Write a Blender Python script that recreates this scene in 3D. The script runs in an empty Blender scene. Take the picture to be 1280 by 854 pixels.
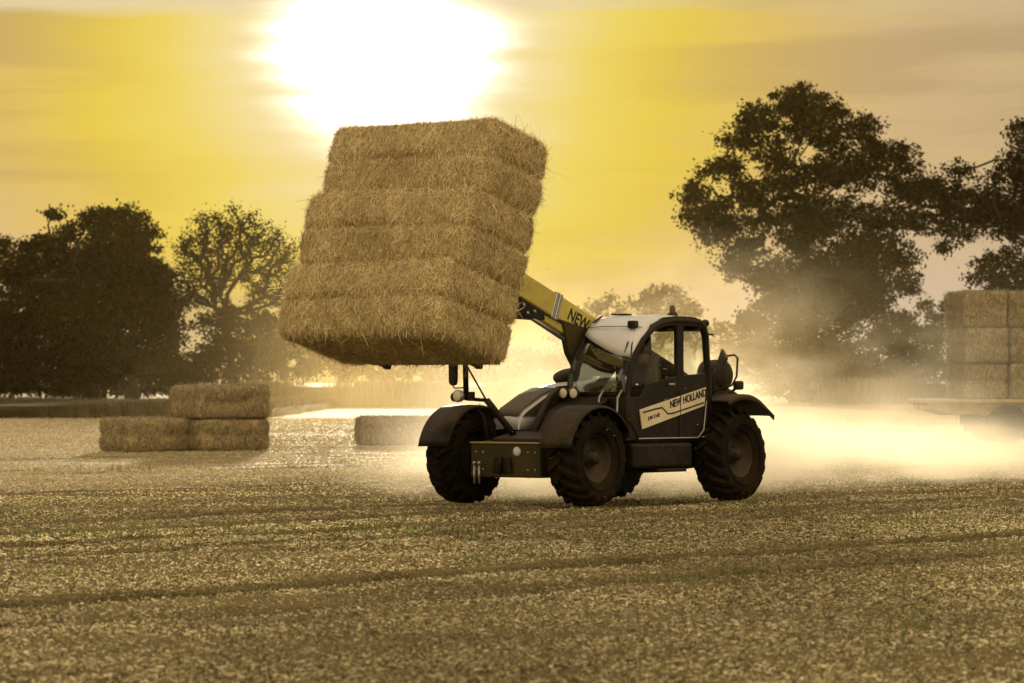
import bpy, bmesh, math, random
import numpy as np
from mathutils import Vector, Matrix

SC = bpy.context.scene
COL = SC.collection
RAD = math.radians
rng = np.random.default_rng(7)
random.seed(7)

# ------------------------------------------------------------------ camera
CAMH, F = 1.54, 4600.0            # eye height (m), focal length in photo pixels (1280 wide)
cam_d = bpy.data.cameras.new('camera')
cam = bpy.data.objects.new('camera', cam_d)
COL.objects.link(cam)
cam_d.sensor_width = 36.0
cam_d.lens = 36.0 * F / 1280.0
cam_d.clip_start = 0.5
cam_d.clip_end = 12000
cam.location = (0, 0, CAMH)
cam.rotation_euler = (RAD(90) + math.atan(51.0 / F), 0, 0)
cam_d.dof.use_dof = True
cam_d.dof.focus_distance = 47.0
cam_d.dof.aperture_fstop = 4.3
SC.camera = cam

# ------------------------------------------------------------------ sun and sky
SUN_EL, SUN_AZ = RAD(5.2), -0.0348          # azimuth measured from +Y towards +X
SUN = Vector((math.sin(SUN_AZ) * math.cos(SUN_EL), math.cos(SUN_AZ) * math.cos(SUN_EL), math.sin(SUN_EL)))
sun_d = bpy.data.lights.new('sun', 'SUN')
sun_d.energy = 5.0
sun_d.angle = RAD(2.6)
sun_d.color = (1.0, 0.83, 0.56)
sun = bpy.data.objects.new('sun', sun_d)
COL.objects.link(sun)
sun.rotation_euler = (-SUN).to_track_quat('-Z', 'Y').to_euler()

world = bpy.data.worlds.new('World')
SC.world = world
world.use_nodes = True


class NT:
    """tiny node-tree writer"""
    def __init__(self, tree):
        self.t = tree
        tree.nodes.clear()

    def n(self, typ, **kw):
        nd = self.t.nodes.new(typ)
        for k, v in kw.items():
            if k.startswith('i_'):
                key = k[2:]
                key = int(key) if key.isdigit() else key.replace('_', ' ')
                self.put(nd.inputs[key], v)
            else:
                setattr(nd, k, v)
        return nd

    def put(self, sock, v):
        if isinstance(v, bpy.types.NodeSocket):
            self.t.links.new(v, sock)
        elif isinstance(v, bpy.types.Node):
            self.t.links.new(v.outputs[0], sock)
        else:
            sock.default_value = v

    def m(self, op, a, b=None, c=None, clamp=False):
        nd = self.t.nodes.new('ShaderNodeMath')
        nd.operation = op
        nd.use_clamp = clamp
        self.put(nd.inputs[0], a)
        if b is not None:
            self.put(nd.inputs[1], b)
        if c is not None:
            self.put(nd.inputs[2], c)
        return nd.outputs[0]

    def vm(self, op, a, b=None):
        nd = self.t.nodes.new('ShaderNodeVectorMath')
        nd.operation = op
        self.put(nd.inputs[0], a)
        if b is not None:
            self.put(nd.inputs[1], b)
        return nd.outputs['Value'] if op in ('DOT_PRODUCT', 'LENGTH') else nd.outputs[0]

    def ramp(self, fac, stops, interp='LINEAR'):
        nd = self.t.nodes.new('ShaderNodeValToRGB')
        r = nd.color_ramp
        r.interpolation = interp
        while len(r.elements) < len(stops):
            r.elements.new(0.5)
        for e, (p, c) in zip(r.elements, stops):
            e.position = p
            if not isinstance(c, (tuple, list)):
                c = (c, c, c)
            e.color = (c[0], c[1], c[2], 1)
        self.put(nd.inputs[0], fac)
        return nd.outputs[0]

    def sm(self, v, a, b, lo=0.0, hi=1.0):
        nd = self.t.nodes.new('ShaderNodeMapRange')
        nd.interpolation_type = 'SMOOTHSTEP'
        self.put(nd.inputs[0], v)
        for i, x in enumerate((a, b, lo, hi)):
            self.put(nd.inputs[i + 1], x)
        return nd.outputs[0]

    def mix(self, f, a, b, mode='MIX'):
        nd = self.t.nodes.new('ShaderNodeMix')
        nd.data_type = 'RGBA'
        nd.blend_type = mode
        self.put(nd.inputs[0], f)
        for s, v in ((nd.inputs[6], a), (nd.inputs[7], b)):
            if isinstance(v, (tuple, list)) and len(v) == 3:
                v = (*v, 1)
            self.put(s, v)
        return nd.outputs[2]

    def noise(self, vec, scale, detail=4, rough=0.55, out=0):
        nd = self.t.nodes.new('ShaderNodeTexNoise')
        self.put(nd.inputs['Vector'], vec)
        nd.inputs['Scale'].default_value = scale
        nd.inputs['Detail'].default_value = detail
        nd.inputs['Roughness'].default_value = rough
        return nd.outputs[out]

    def comb(self, x, y, z):
        nd = self.t.nodes.new('ShaderNodeCombineXYZ')
        for i, v in enumerate((x, y, z)):
            self.put(nd.inputs[i], v)
        return nd.outputs[0]


def build_sky():
    w = NT(world.node_tree)
    tc = w.n('ShaderNodeTexCoord')
    d = w.vm('NORMALIZE', tc.outputs['Generated'])
    sep = w.n('ShaderNodeSeparateXYZ', i_0=d)
    ang = w.m('MULTIPLY', w.m('ARCCOSINE', w.m('MINIMUM', w.vm('DOT_PRODUCT', d, tuple(SUN)), 0.9999999)), 57.2958)
    el = w.m('MULTIPLY', w.m('ARCSINE', sep.outputs[2]), 57.2958)
    az = w.m('MULTIPLY', w.m('ARCTAN2', sep.outputs[0], sep.outputs[1]), 57.2958)
    # thin streaky cirrus: noise stretched along the horizon
    v1 = w.comb(w.m('MULTIPLY', az, 0.10), w.m('MULTIPLY', el, 1.0), 3.1)
    v2 = w.comb(w.m('MULTIPLY', az, 0.28), w.m('MULTIPLY', el, 2.6), 8.4)
    n1 = w.noise(v1, 1.0, 5, 0.55)
    n2 = w.noise(v2, 1.0, 3, 0.45)
    a2 = w.m('ADD', ang, w.m('ADD', w.m('MULTIPLY', w.m('SUBTRACT', n2, 0.5), 1.3),
                             w.m('MULTIPLY', w.m('SUBTRACT', n1, 0.5), 1.2)))
    # colour of the hazy evening sky as a function of the angle from the sun
    k = w.m('DIVIDE', a2, 30.0, clamp=True)
    base = w.ramp(k, [(0.0, (1.0, 0.98, 0.92)), (0.050, (1.3, 1.22, 1.0)), (0.078, (1.14, 1.02, 0.50)),
                      (0.115, (1.06, 0.90, 0.16)), (0.150, (1.00, 0.79, 0.08)), (0.195, (0.92, 0.68, 0.17)), (0.26, (0.78, 0.60, 0.33)),
                      (0.50, (0.64, 0.51, 0.38)), (1.0, (0.36, 0.31, 0.24))])
    core = w.m('MULTIPLY', w.m('POWER', w.sm(a2, 2.6, 0.5), 2.0), 2.6)
    # streaks: slightly greyer cloud veils
    veil = w.sm(n1, 0.46, 0.60)
    veil = w.m('MULTIPLY', veil, w.sm(a2, 3.2, 6.5))
    col = w.mix(w.m('MULTIPLY', veil, 0.62), base, w.mix(0.55, base, (0.30, 0.23, 0.12)))
    bright = w.sm(n2, 0.55, 0.75)
    bright = w.m('MULTIPLY', bright, w.sm(a2, 3.0, 5.0))
    col = w.mix(w.m('MULTIPLY', bright, 0.22), col, (0.98, 0.80, 0.22))
    # a bright band of cloud edge high over the field
    band = w.m('MULTIPLY', w.sm(w.m('ADD', el, w.m('MULTIPLY', n2, 0.5)), 5.92, 6.12), w.sm(w.m('ADD', el, w.m('MULTIPLY', n1, 0.6)), 7.0, 6.5))
    band = w.m('MULTIPLY', band, w.sm(az, 4.5, -1.0, 0.15, 0.85))
    col = w.mix(band, col, (1.0, 0.90, 0.62))
    # paler, pinkish air close to the horizon on the side away from the sun
    low = w.m('MULTIPLY', w.sm(el, 3.8, 0.2), w.sm(a2, 3.0, 8.0))
    col = w.mix(w.m('MULTIPLY', low, 0.9), col, (0.90, 0.74, 0.58))
    # overhead and behind: warm bright sky added out of view as fill light
    up = w.sm(el, 8.0, 60.0)
    back = w.sm(ang, 25.0, 120.0)
    col = w.mix(w.m('MULTIPLY', up, 0.9), col, (1.35, 1.22, 1.08))
    col = w.mix(w.m('MULTIPLY', back, 0.8), col, (2.40, 1.90, 1.12))
    col = w.mix(w.sm(el, -0.3, -4.0), col, (0.16, 0.12, 0.07))
    ns = w.n('ShaderNodeTexSky')
    ns.sky_type = 'NISHITA'
    ns.sun_disc = False
    ns.sun_elevation = SUN_EL
    ns.sun_rotation = SUN_AZ
    ns.dust_density = 4.0
    # the clear-air sky shows through the evening haze and cloud veil only a little
    veiled = w.n('ShaderNodeVectorMath', operation='SCALE', i_0=col)
    w.put(veiled.inputs['Scale'], w.m('MULTIPLY', w.m('ADD', SKY_GAIN, core), 10.0))
    allsky = w.mix(0.965, ns.outputs[0], veiled.outputs[0])
    bg = w.n('ShaderNodeBackground', i_0=allsky, i_1=0.1)
    out = w.n('ShaderNodeOutputWorld')
    w.t.links.new(bg.outputs[0], out.inputs[0])


SKY_GAIN = 0.60
build_sky()
vs = SC.view_settings
vs.view_transform = 'Standard'
vs.look = 'None'
vs.exposure = 0.0
vs.gamma = 1.0
vs.use_curve_mapping = False
cy = SC.cycles
cy.use_denoising = True
cy.max_bounces = 8
cy.diffuse_bounces = 3
cy.glossy_bounces = 3
cy.transparent_max_bounces = 12
cy.transmission_bounces = 4
cy.volume_bounces = 1
cy.volume_step_rate = 2.0
cy.volume_max_steps = 96
cy.sample_clamp_indirect = 4.0


# ------------------------------------------------------------------ materials
def mat(name, fn, volume=False):
    m = bpy.data.materials.new(name)
    m.use_nodes = True
    w = NT(m.node_tree)
    out = w.n('ShaderNodeOutputMaterial')
    sh = fn(w)
    w.t.links.new(sh.outputs[0], out.inputs['Volume' if volume else 'Surface'])
    return m


def principled(w, col, rough=0.6, metal=0.0, bump=None, spec=0.5, bd=0.01):
    p = w.n('ShaderNodeBsdfPrincipled')
    w.put(p.inputs['Base Color'], (*col, 1) if isinstance(col, tuple) and len(col) == 3 else col)
    w.put(p.inputs['Roughness'], rough)
    p.inputs['Metallic'].default_value = metal
    w.put(p.inputs['Specular IOR Level'], spec)
    if bump is not None:
        b = w.n('ShaderNodeBump', i_Strength=0.6, i_Distance=bd, i_Height=bump)
        w.t.links.new(b.outputs[0], p.inputs['Normal'])
    return p


def paint(name, col, rough=0.45, dust=0.35, metal=0.0, dustcol=(0.15, 0.10, 0.045), spec=None):
    """paint or rubber with field dust and small scuffs on it"""
    def f(w):
        tc = w.n('ShaderNodeTexCoord')
        o = tc.outputs['Object']
        n = w.noise(o, 2.6, 6, 0.62)
        n2 = w.noise(o, 24.0, 4, 0.6)
        g = w.n('ShaderNodeNewGeometry')
        upz = w.n('ShaderNodeSeparateXYZ', i_0=g.outputs['Normal']).outputs[2]
        k = w.m('MULTIPLY', w.sm(w.m('ADD', n, w.m('MULTIPLY', w.m('MAXIMUM', upz, 0.0), 0.18)), 0.38, 0.78), dust * 1.6, clamp=True)
        k = w.m('MULTIPLY', k, w.sm(n2, 0.2, 0.6, 0.55, 1.0))
        c = w.mix(k, col, dustcol)
        r = w.m('ADD', rough, w.m('MULTIPLY', k, 0.4), clamp=True)
        sp_ = spec if spec is not None else (0.16 if max(col) < 0.06 else 0.5)
        return principled(w, c, r, metal, n2, sp_, bd=0.002)
    return mat(name, f)


def straw_mat(name, c1, c2, c3, transl=0.35):
    def f(w):
        g = w.n('ShaderNodeNewGeometry')
        r = g.outputs['Random Per Island']
        c = w.ramp(r, [(0.0, c1), (0.55, c2), (1.0, c3)])
        tc = w.n('ShaderNodeTexCoord')
        n = w.noise(tc.outputs['Object'], 1.7, 4, 0.6)
        c = w.mix(w.m('MULTIPLY', w.sm(n, 0.35, 0.7), 0.35), c, c1)
        d = w.n('ShaderNodeBsdfPrincipled')
        w.put(d.inputs['Base Color'], c)
        d.inputs['Roughness'].default_value = 0.55
        d.inputs['Specular IOR Level'].default_value = 0.35
        t = w.n('ShaderNodeBsdfTranslucent', i_Color=c)
        return w.n('ShaderNodeMixShader', i_0=transl, i_1=d.outputs[0], i_2=t.outputs[0])
    return mat(name, f)


TX1, TX2 = 0.62, 0.785


def ground_mat():
    def f(w):
        tc = w.n('ShaderNodeTexCoord')
        mp = w.n('ShaderNodeMapping', i_Vector=tc.outputs['Object'])
        mp.inputs['Rotation'].default_value = (0, 0, RAD(-52))
        sp = w.n('ShaderNodeSeparateXYZ', i_0=mp.outputs[0])
        lo = w.comb(w.m('MULTIPLY', sp.outputs[0], 0.03), sp.outputs[1], 0)
        swath = w.noise(lo, 0.22, 4, 0.6)
        rows = w.noise(w.comb(w.m('MULTIPLY', sp.outputs[0], 0.25), sp.outputs[1], 0), 6.0, 4, 0.7)
        fine = w.noise(tc.outputs['Object'], 28.0, 6, 0.75)
        mid = w.noise(tc.outputs['Object'], 0.9, 5, 0.6)
        c = w.ramp(fine, [(0.32, (0.04, 0.030, 0.013)), (0.5, (0.14, 0.11, 0.05)), (0.68, (0.36, 0.29, 0.15))])
        c = w.mix(w.sm(rows, 0.42, 0.62, 0.0, 0.45), c, (0.30, 0.23, 0.12))
        c = w.mix(w.sm(swath, 0.40, 0.60, 0.0, 0.40), c, (0.20, 0.145, 0.075))
        c = w.mix(w.sm(mid, 0.50, 0.70, 0.0, 0.25), c, (0.14, 0.13, 0.055))
        # the farther part of the field is paler: sheen of backlit stalks put into its colour
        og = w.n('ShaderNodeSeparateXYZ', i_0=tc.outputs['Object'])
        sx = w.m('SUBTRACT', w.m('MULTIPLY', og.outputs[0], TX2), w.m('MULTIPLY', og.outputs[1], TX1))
        far_sheen = w.sm(w.m('ADD', sx, w.m('MULTIPLY', swath, 6.0)), -33.0, -44.0)
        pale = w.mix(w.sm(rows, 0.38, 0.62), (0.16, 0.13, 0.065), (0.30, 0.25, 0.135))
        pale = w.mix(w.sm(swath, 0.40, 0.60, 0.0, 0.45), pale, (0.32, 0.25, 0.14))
        c = w.mix(w.m('MULTIPLY', far_sheen, 0.8), c, pale)
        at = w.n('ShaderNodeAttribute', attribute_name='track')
        c = w.mix(w.m('MULTIPLY', at.outputs['Fac'], 0.94), c, (0.013, 0.009, 0.004))  # dark track soil, with the stubble edge's shadow put into the colour
        return principled(w, c, w.m('SUBTRACT', 0.95, w.m('MULTIPLY', far_sheen, 0.2)), 0, w.m('ADD', fine, w.m('MULTIPLY', rows, 0.8)), w.m('MULTIPLY', far_sheen, 0.07), 0.04)
    return mat('stubble_field', f)


def stub_mat():
    def f(w):
        g = w.n('ShaderNodeNewGeometry')
        tc = w.n('ShaderNodeTexCoord')
        o = tc.outputs['Object']
        c = w.ramp(g.outputs['Random Per Island'], [(0.0, (0.035, 0.028, 0.011)), (0.38, (0.17, 0.137, 0.062)), (0.70, (0.54, 0.44, 0.225)), (1.0, (1.0, 0.92, 0.60))])
        og = w.n('ShaderNodeSeparateXYZ', i_0=o)
        sx = w.m('SUBTRACT', w.m('MULTIPLY', og.outputs[0], TX2), w.m('MULTIPLY', og.outputs[1], TX1))
        tx = w.m('ADD', w.m('MULTIPLY', og.outputs[0], TX1), w.m('MULTIPLY', og.outputs[1], TX2))
        sw = w.noise(w.comb(w.m('MULTIPLY', tx, 0.05), sx, 0), 0.45, 3, 0.6)
        pt = w.noise(o, 0.55, 4, 0.6)
        c = w.mix(w.sm(sw, 0.42, 0.60, 0.0, 0.45), c, (0.115, 0.088, 0.045))
        c = w.mix(w.sm(pt, 0.48, 0.68, 0.0, 0.40), c, (0.105, 0.082, 0.040))
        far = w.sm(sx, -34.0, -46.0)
        c = w.mix(w.m('MULTIPLY', far, 0.55), c, (0.60, 0.49, 0.30))  # paler farther off: glow of backlit straw painted into the colour
        dirt_shade = w.n('ShaderNodeAttribute', attribute_name='dirt_shade')
        c = w.mix(w.m('MULTIPLY', dirt_shade.outputs['Fac'], 0.94), c, (0.013, 0.009, 0.004))  # blades in the tracks: soil colour with the shadow painted in
        d = principled(w, c, 0.6, 0, None, w.m('MULTIPLY', w.m('SUBTRACT', 1.0, dirt_shade.outputs['Fac']), 0.25))
        t = w.n('ShaderNodeBsdfTranslucent', i_Color=c)
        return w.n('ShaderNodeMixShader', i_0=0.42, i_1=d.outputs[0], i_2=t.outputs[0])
    return mat('stubble', f)


def glass_mat():
    def f(w):
        tc = w.n('ShaderNodeTexCoord')
        n = w.noise(tc.outputs['Object'], 4.0, 5, 0.6)
        tr = w.n('ShaderNodeBsdfTransparent', i_Color=(0.86, 0.88, 0.82, 1))
        gl = w.n('ShaderNodeBsdfGlossy', i_Color=(0.9, 0.9, 0.9, 1), i_Roughness=0.06)
        df = w.n('ShaderNodeBsdfTranslucent', i_Color=(0.40, 0.32, 0.20, 1))
        fr = w.n('ShaderNodeFresnel', i_IOR=1.5)
        a = w.n('ShaderNodeMixShader', i_0=w.sm(n, 0.4, 0.8, 0.01, 0.035), i_1=tr.outputs[0], i_2=df.outputs[0])
        return w.n('ShaderNodeMixShader', i_0=w.m('MULTIPLY', fr.outputs[0], 0.35), i_1=a.outputs[0], i_2=gl.outputs[0])
    return mat('dusty_glass', f)


def leaf_mat(name, c1, c2, transl=0.25):
    def f(w):
        g = w.n('ShaderNodeNewGeometry')
        c = w.ramp(g.outputs['Random Per Island'], [(0.0, c1), (1.0, c2)])
        d = w.n('ShaderNodeBsdfDiffuse', i_Color=c)
        t = w.n('ShaderNodeBsdfTranslucent', i_Color=c)
        return w.n('ShaderNodeMixShader', i_0=transl, i_1=d.outputs[0], i_2=t.outputs[0])
    return mat(name, f)


def bark_mat():
    def f(w):
        tc = w.n('ShaderNodeTexCoord')
        n = w.noise(tc.outputs['Object'], 3.0, 6, 0.7)
        return principled(w, w.mix(n, (0.022, 0.016, 0.009), (0.055, 0.040, 0.022)), 0.9, 0, n, 0.2, 0.05)
    return mat('bark', f)


def bale_core_mat():
    def f(w):
        tc = w.n('ShaderNodeTexCoord')
        o = tc.outputs['Object']
        n = w.noise(w.vm('MULTIPLY', o, (1.0, 1.0, 0.35)), 45.0, 6, 0.75)
        n2 = w.noise(o, 2.0, 4, 0.6)
        c = w.ramp(n, [(0.35, (0.20, 0.14, 0.07)), (0.5, (0.44, 0.33, 0.17)), (0.66, (0.64, 0.51, 0.29))])
        c = w.mix(w.sm(n2, 0.4, 0.7, 0.0, 0.3), c, (0.16, 0.11, 0.055))
        return principled(w, c, 0.85, 0, n, 0.2, 0.03)
    return mat('packed_straw', f)


M = dict(
    ground=ground_mat(), glass=glass_mat(), bark=bark_mat(), bale=bale_core_mat(),
    straw=straw_mat('straw', (0.30, 0.205, 0.085), (0.77, 0.62, 0.30), (0.97, 0.86, 0.54), 0.18),  # lighter copy: sun glare over the lifted bales put into the straw colour
    straw_no_glare=straw_mat('no_glare_straw', (0.11, 0.085, 0.043), (0.26, 0.21, 0.115), (0.40, 0.335, 0.20), 0.15),  # the same straw darker, without the glare painted on the lifted bales
    stub=stub_mat(),
    weed=leaf_mat('weed', (0.08, 0.11, 0.03), (0.20, 0.20, 0.07), 0.4),
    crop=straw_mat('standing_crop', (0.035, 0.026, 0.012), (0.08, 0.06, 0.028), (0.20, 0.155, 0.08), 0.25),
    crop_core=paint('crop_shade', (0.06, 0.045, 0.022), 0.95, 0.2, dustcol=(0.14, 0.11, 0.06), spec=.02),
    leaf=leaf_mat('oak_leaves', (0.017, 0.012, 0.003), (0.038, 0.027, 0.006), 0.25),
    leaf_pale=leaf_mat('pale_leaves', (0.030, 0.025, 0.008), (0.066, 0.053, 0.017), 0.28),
    black=paint('black_paint', (0.008, 0.006, 0.004), 0.5, 0.16),
    frame=paint('cab_frame_paint', (0.008, 0.006, 0.004), 0.42, 0.12),
    plastic=paint('black_plastic', (0.012, 0.010, 0.007), 0.48, 0.24),
    rubber=paint('tyre_rubber', (0.009, 0.007, 0.004), 0.85, 0.22, dustcol=(0.06, 0.038, 0.016), spec=.08),
    rim=paint('rim_paint', (0.018, 0.014, 0.009), 0.55, 0.25),
    yellow=paint('yellow_paint', (0.56, 0.46, 0.10), 0.45, 0.25, spec=0.25),
    grille=paint('grille_mesh', (0.075, 0.062, 0.045), 0.5, 0.3, spec=0.4),
    yellow_shade=paint('shaded_yellow', (0.040, 0.033, 0.008), 0.55, 0.2),  # the yellow paint again, with shade put into its colour
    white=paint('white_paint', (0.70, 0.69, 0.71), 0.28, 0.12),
    cream=paint('cream_decal', (0.72, 0.62, 0.42), 0.5, 0.20),
    steel=paint('worn_steel', (0.42, 0.40, 0.37), 0.35, 0.25, 0.8),
    chrome=paint('mirror_glass', (0.75, 0.75, 0.74), 0.08, 0.10, 1.0),
    lens=paint('lamp_lens', (0.80, 0.74, 0.60), 0.12, 0.15),
    amber=paint('amber_lens', (0.06, 0.025, 0.008), 0.3, 0.15),
    ink=paint('dark_print', (0.020, 0.022, 0.035), 0.5, 0.10),
    seat=paint('seat_fabric', (0.030, 0.026, 0.022), 0.9, 0.1),
    cloth=paint('work_shirt', (0.055, 0.038, 0.024), 0.9, 0.1),
    trousers=paint('trousers', (0.035, 0.035, 0.045), 0.9, 0.1),
    skin=paint('skin', (0.36, 0.20, 0.12), 0.55, 0.0),
    hair=paint('hair', (0.03, 0.02, 0.012), 0.8, 0.0),
    trailer=paint('trailer_paint', (0.40, 0.29, 0.10), 0.5, 0.45),
    twine=paint('twine', (0.10, 0.08, 0.05), 0.7, 0.1),
)


# ------------------------------------------------------------------ mesh helpers
def tag(o, label=None, cat=None, group=None, kind=None):
    if label: o['label'] = label
    if cat: o['category'] = cat
    if group: o['group'] = group
    if kind: o['kind'] = kind
    return o


def thing(name, label, cat, loc=(0, 0, 0), rz=0.0, group=None):
    o = bpy.data.objects.new(name, None)
    o.empty_display_size = 0.3
    COL.objects.link(o)
    o.location = loc
    o.rotation_euler = (0, 0, rz)
    return tag(o, label, cat, group)


def np_obj(name, verts, faces, material, parent=None, smooth=False):
    """faces: (n,k) int array, all of one size"""
    me = bpy.data.meshes.new(name)
    verts = np.asarray(verts, np.float32)
    faces = np.asarray(faces, np.int32)
    nf, k = faces.shape
    me.vertices.add(len(verts))
    me.vertices.foreach_set('co', verts.ravel())
    me.loops.add(nf * k)
    me.loops.foreach_set('vertex_index', faces.ravel())
    me.polygons.add(nf)
    me.polygons.foreach_set('loop_start', np.arange(0, nf * k, k, dtype=np.int32))
    me.polygons.foreach_set('loop_total', np.full(nf, k, np.int32))
    if smooth:
        me.polygons.foreach_set('use_smooth', np.ones(nf, bool))
    me.update(calc_edges=True)
    me.materials.append(material)
    o = bpy.data.objects.new(name, me)
    COL.objects.link(o)
    if parent: o.parent = parent
    return o


class MB:
    """collects shapes, then builds ONE mesh object"""
    def __init__(self):
        self.bm = bmesh.new()

    def _xf(self, vs, mx):
        if mx is not None:
            bmesh.ops.transform(self.bm, matrix=mx, verts=vs)

    def box(self, x0, x1, y0, y1, z0, z1, bev=0.0, mx=None, seg=2):
        bm2 = bmesh.new()
        r = bmesh.ops.create_cube(bm2, size=1.0)
        for v in r['verts']:
            v.co = Vector((x0 + (v.co.x + .5) * (x1 - x0), y0 + (v.co.y + .5) * (y1 - y0), z0 + (v.co.z + .5) * (z1 - z0)))
        if bev > 0:
            bmesh.ops.bevel(bm2, geom=bm2.edges[:], offset=bev, segments=seg, affect='EDGES', profile=0.5)
        if mx is not None:
            bmesh.ops.transform(bm2, matrix=mx, verts=bm2.verts[:])
        self._merge(bm2)
        return self

    def _merge(self, bm2):
        me = bpy.data.meshes.new('tmp')
        bm2.to_mesh(me)
        bm2.free()
        self.bm.from_mesh(me)
        bpy.data.meshes.remove(me)

    def prism(self, pts, y0, y1, bev=0.0, axis='Y', mx=None):
        """pts in the XZ plane (axis Y), YZ plane (axis X) or XY plane (axis Z), extruded along the axis"""
        bm2 = bmesh.new()
        def P(a, b, c):
            return {'Y': (a, c, b), 'X': (c, a, b), 'Z': (a, b, c)}[axis]
        lo = [bm2.verts.new(P(a, b, y0)) for a, b in pts]
        hi = [bm2.verts.new(P(a, b, y1)) for a, b in pts]
        n = len(pts)
        bm2.faces.new(lo)
        bm2.faces.new(hi[::-1])
        for i in range(n):
            bm2.faces.new((lo[i], lo[(i + 1) % n], hi[(i + 1) % n], hi[i]))
        bmesh.ops.recalc_face_normals(bm2, faces=bm2.faces[:])
        if bev > 0:
            bmesh.ops.bevel(bm2, geom=bm2.edges[:], offset=bev, segments=2, affect='EDGES', profile=0.5)
        if mx is not None:
            bmesh.ops.transform(bm2, matrix=mx, verts=bm2.verts[:])
        self._merge(bm2)
        return self

    def tube(self, pts, r, seg=10, caps=True):
        """round tube through points; r number or list"""
        pts = [Vector(p) for p in pts]
        n = len(pts)
        rs = r if isinstance(r, (list, tuple)) else [r] * n
        rings = []
        up = None
        for i, p in enumerate(pts):
            t = (pts[min(i + 1, n - 1)] - pts[max(i - 1, 0)]).normalized()
            if up is None:
                up = Vector((0, 0, 1)) if abs(t.z) < 0.9 else Vector((1, 0, 0))
            a = t.cross(up).normalized()
            b = a.cross(t).normalized()
            up = b
            rings.append([self.bm.verts.new(p + (a * math.cos(2 * math.pi * k / seg) + b * math.sin(2 * math.pi * k / seg)) * rs[i]) for k in range(seg)])
        for i in range(n - 1):
            for k in range(seg):
                f = self.bm.faces.new((rings[i][k], rings[i][(k + 1) % seg], rings[i + 1][(k + 1) % seg], rings[i + 1][k]))
                f.smooth = True
        if caps:
            self.bm.faces.new(rings[0][::-1])
            self.bm.faces.new(rings[-1])
        return self

    def lathe(self, prof, seg=32, axis='Y', mx=None, smooth=True):
        """prof: (radius, height along axis); closed if first == last"""
        bm2 = bmesh.new()
        rings = []
        for r, h in prof:
            ring = []
            for k in range(seg):
                a = 2 * math.pi * k / seg
                c, s = math.cos(a) * max(r, 1e-4), math.sin(a) * max(r, 1e-4)
                ring.append(bm2.verts.new({'Y': (c, h, s), 'Z': (c, s, h), 'X': (h, c, s)}[axis]))
            rings.append(ring)
        for i in range(len(rings) - 1):
            for k in range(seg):
                f = bm2.faces.new((rings[i][k], rings[i][(k + 1) % seg], rings[i + 1][(k + 1) % seg], rings[i + 1][k]))
                f.smooth = smooth
        bmesh.ops.remove_doubles(bm2, verts=bm2.verts[:], dist=5e-4)
        bmesh.ops.recalc_face_normals(bm2, faces=bm2.faces[:])
        if mx is not None:
            bmesh.ops.transform(bm2, matrix=mx, verts=bm2.verts[:])
        self._merge(bm2)
        return self

    def sphere(self, c, r, seg=16, mx=None):
        bm2 = bmesh.new()
        bmesh.ops.create_uvsphere(bm2, u_segments=seg, v_segments=seg // 2 + 2, radius=1.0)
        rr = r if isinstance(r, (tuple, list)) else (r, r, r)
        for v in bm2.verts:
            v.co = Vector((v.co.x * rr[0] + c[0], v.co.y * rr[1] + c[1], v.co.z * rr[2] + c[2]))
        for f in bm2.faces: f.smooth = True
        if mx is not None:
            bmesh.ops.transform(bm2, matrix=mx, verts=bm2.verts[:])
        self._merge(bm2)
        return self

    def grid(self, P, thick=0.0):
        """surface through a 2-D list of points, given a thickness by solidify"""
        bm2 = bmesh.new()
        vs = [[bm2.verts.new(p) for p in row] for row in P]
        for i in range(len(vs) - 1):
            for j in range(len(vs[0]) - 1):
                f = bm2.faces.new((vs[i][j], vs[i][j + 1], vs[i + 1][j + 1], vs[i + 1][j]))
                f.smooth = True
        bmesh.ops.recalc_face_normals(bm2, faces=bm2.faces[:])
        if thick:
            bmesh.ops.solidify(bm2, geom=bm2.faces[:], thickness=thick)
        self._merge(bm2)
        return self

    def build(self, name, material, parent=None, label=None):
        me = bpy.data.meshes.new(name)
        self.bm.to_mesh(me)
        self.bm.free()
        me.materials.append(material)
        o = bpy.data.objects.new(name, me)
        COL.objects.link(o)
        if parent: o.parent = parent
        if label: o['label'] = label
        return o


def text_obj(name, s, size, mx, material, parent, shear=0.0, squash=1.0, depth=0.003):
    cu = bpy.data.curves.new(name, 'FONT')
    cu.body = s
    cu.size = size
    cu.shear = shear
    cu.extrude = depth
    cu.offset = size * 0.018
    tmp = bpy.data.objects.new(name + '_tmp', cu)
    COL.objects.link(tmp)
    dg = bpy.context.evaluated_depsgraph_get()
    me = bpy.data.meshes.new_from_object(tmp.evaluated_get(dg))
    bpy.data.objects.remove(tmp)
    bpy.data.curves.remove(cu)
    for v in me.vertices:
        v.co.x *= squash
    me.transform(mx)
    me.materials.clear()
    me.materials.append(material)
    me.name = name
    o = bpy.data.objects.new(name, me)
    COL.objects.link(o)
    o.parent = parent
    return o


def copy_tree(o, parent=None):
    c = o.copy()
    COL.objects.link(c)
    c.parent = parent
    for ch in list(o.children):
        copy_tree(ch, c)
    return c


def snoise(x, y, z, seed=0):
    """cheap smooth numpy noise, roughly -1..1"""
    r = np.random.default_rng(seed)
    out = np.zeros_like(x, dtype=float)
    for k in range(6):
        a = r.normal(size=3)
        a /= np.linalg.norm(a)
        b = r.normal(size=3)
        b /= np.linalg.norm(b)
        out += np.sin((a[0] * x + a[1] * y + a[2] * z) + r.uniform(0, 6.28) + 1.7 * np.sin((b[0] * x + b[1] * y + b[2] * z) * 0.8 + r.uniform(0, 6.28)))
    return out / 3.5


def pix(u, v, Y):
    """world point seen at photo pixel (u, v) when it stands Y metres away"""
    return ((u - 640) * Y / F, Y, CAMH + (478 - v) * Y / F)


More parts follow.
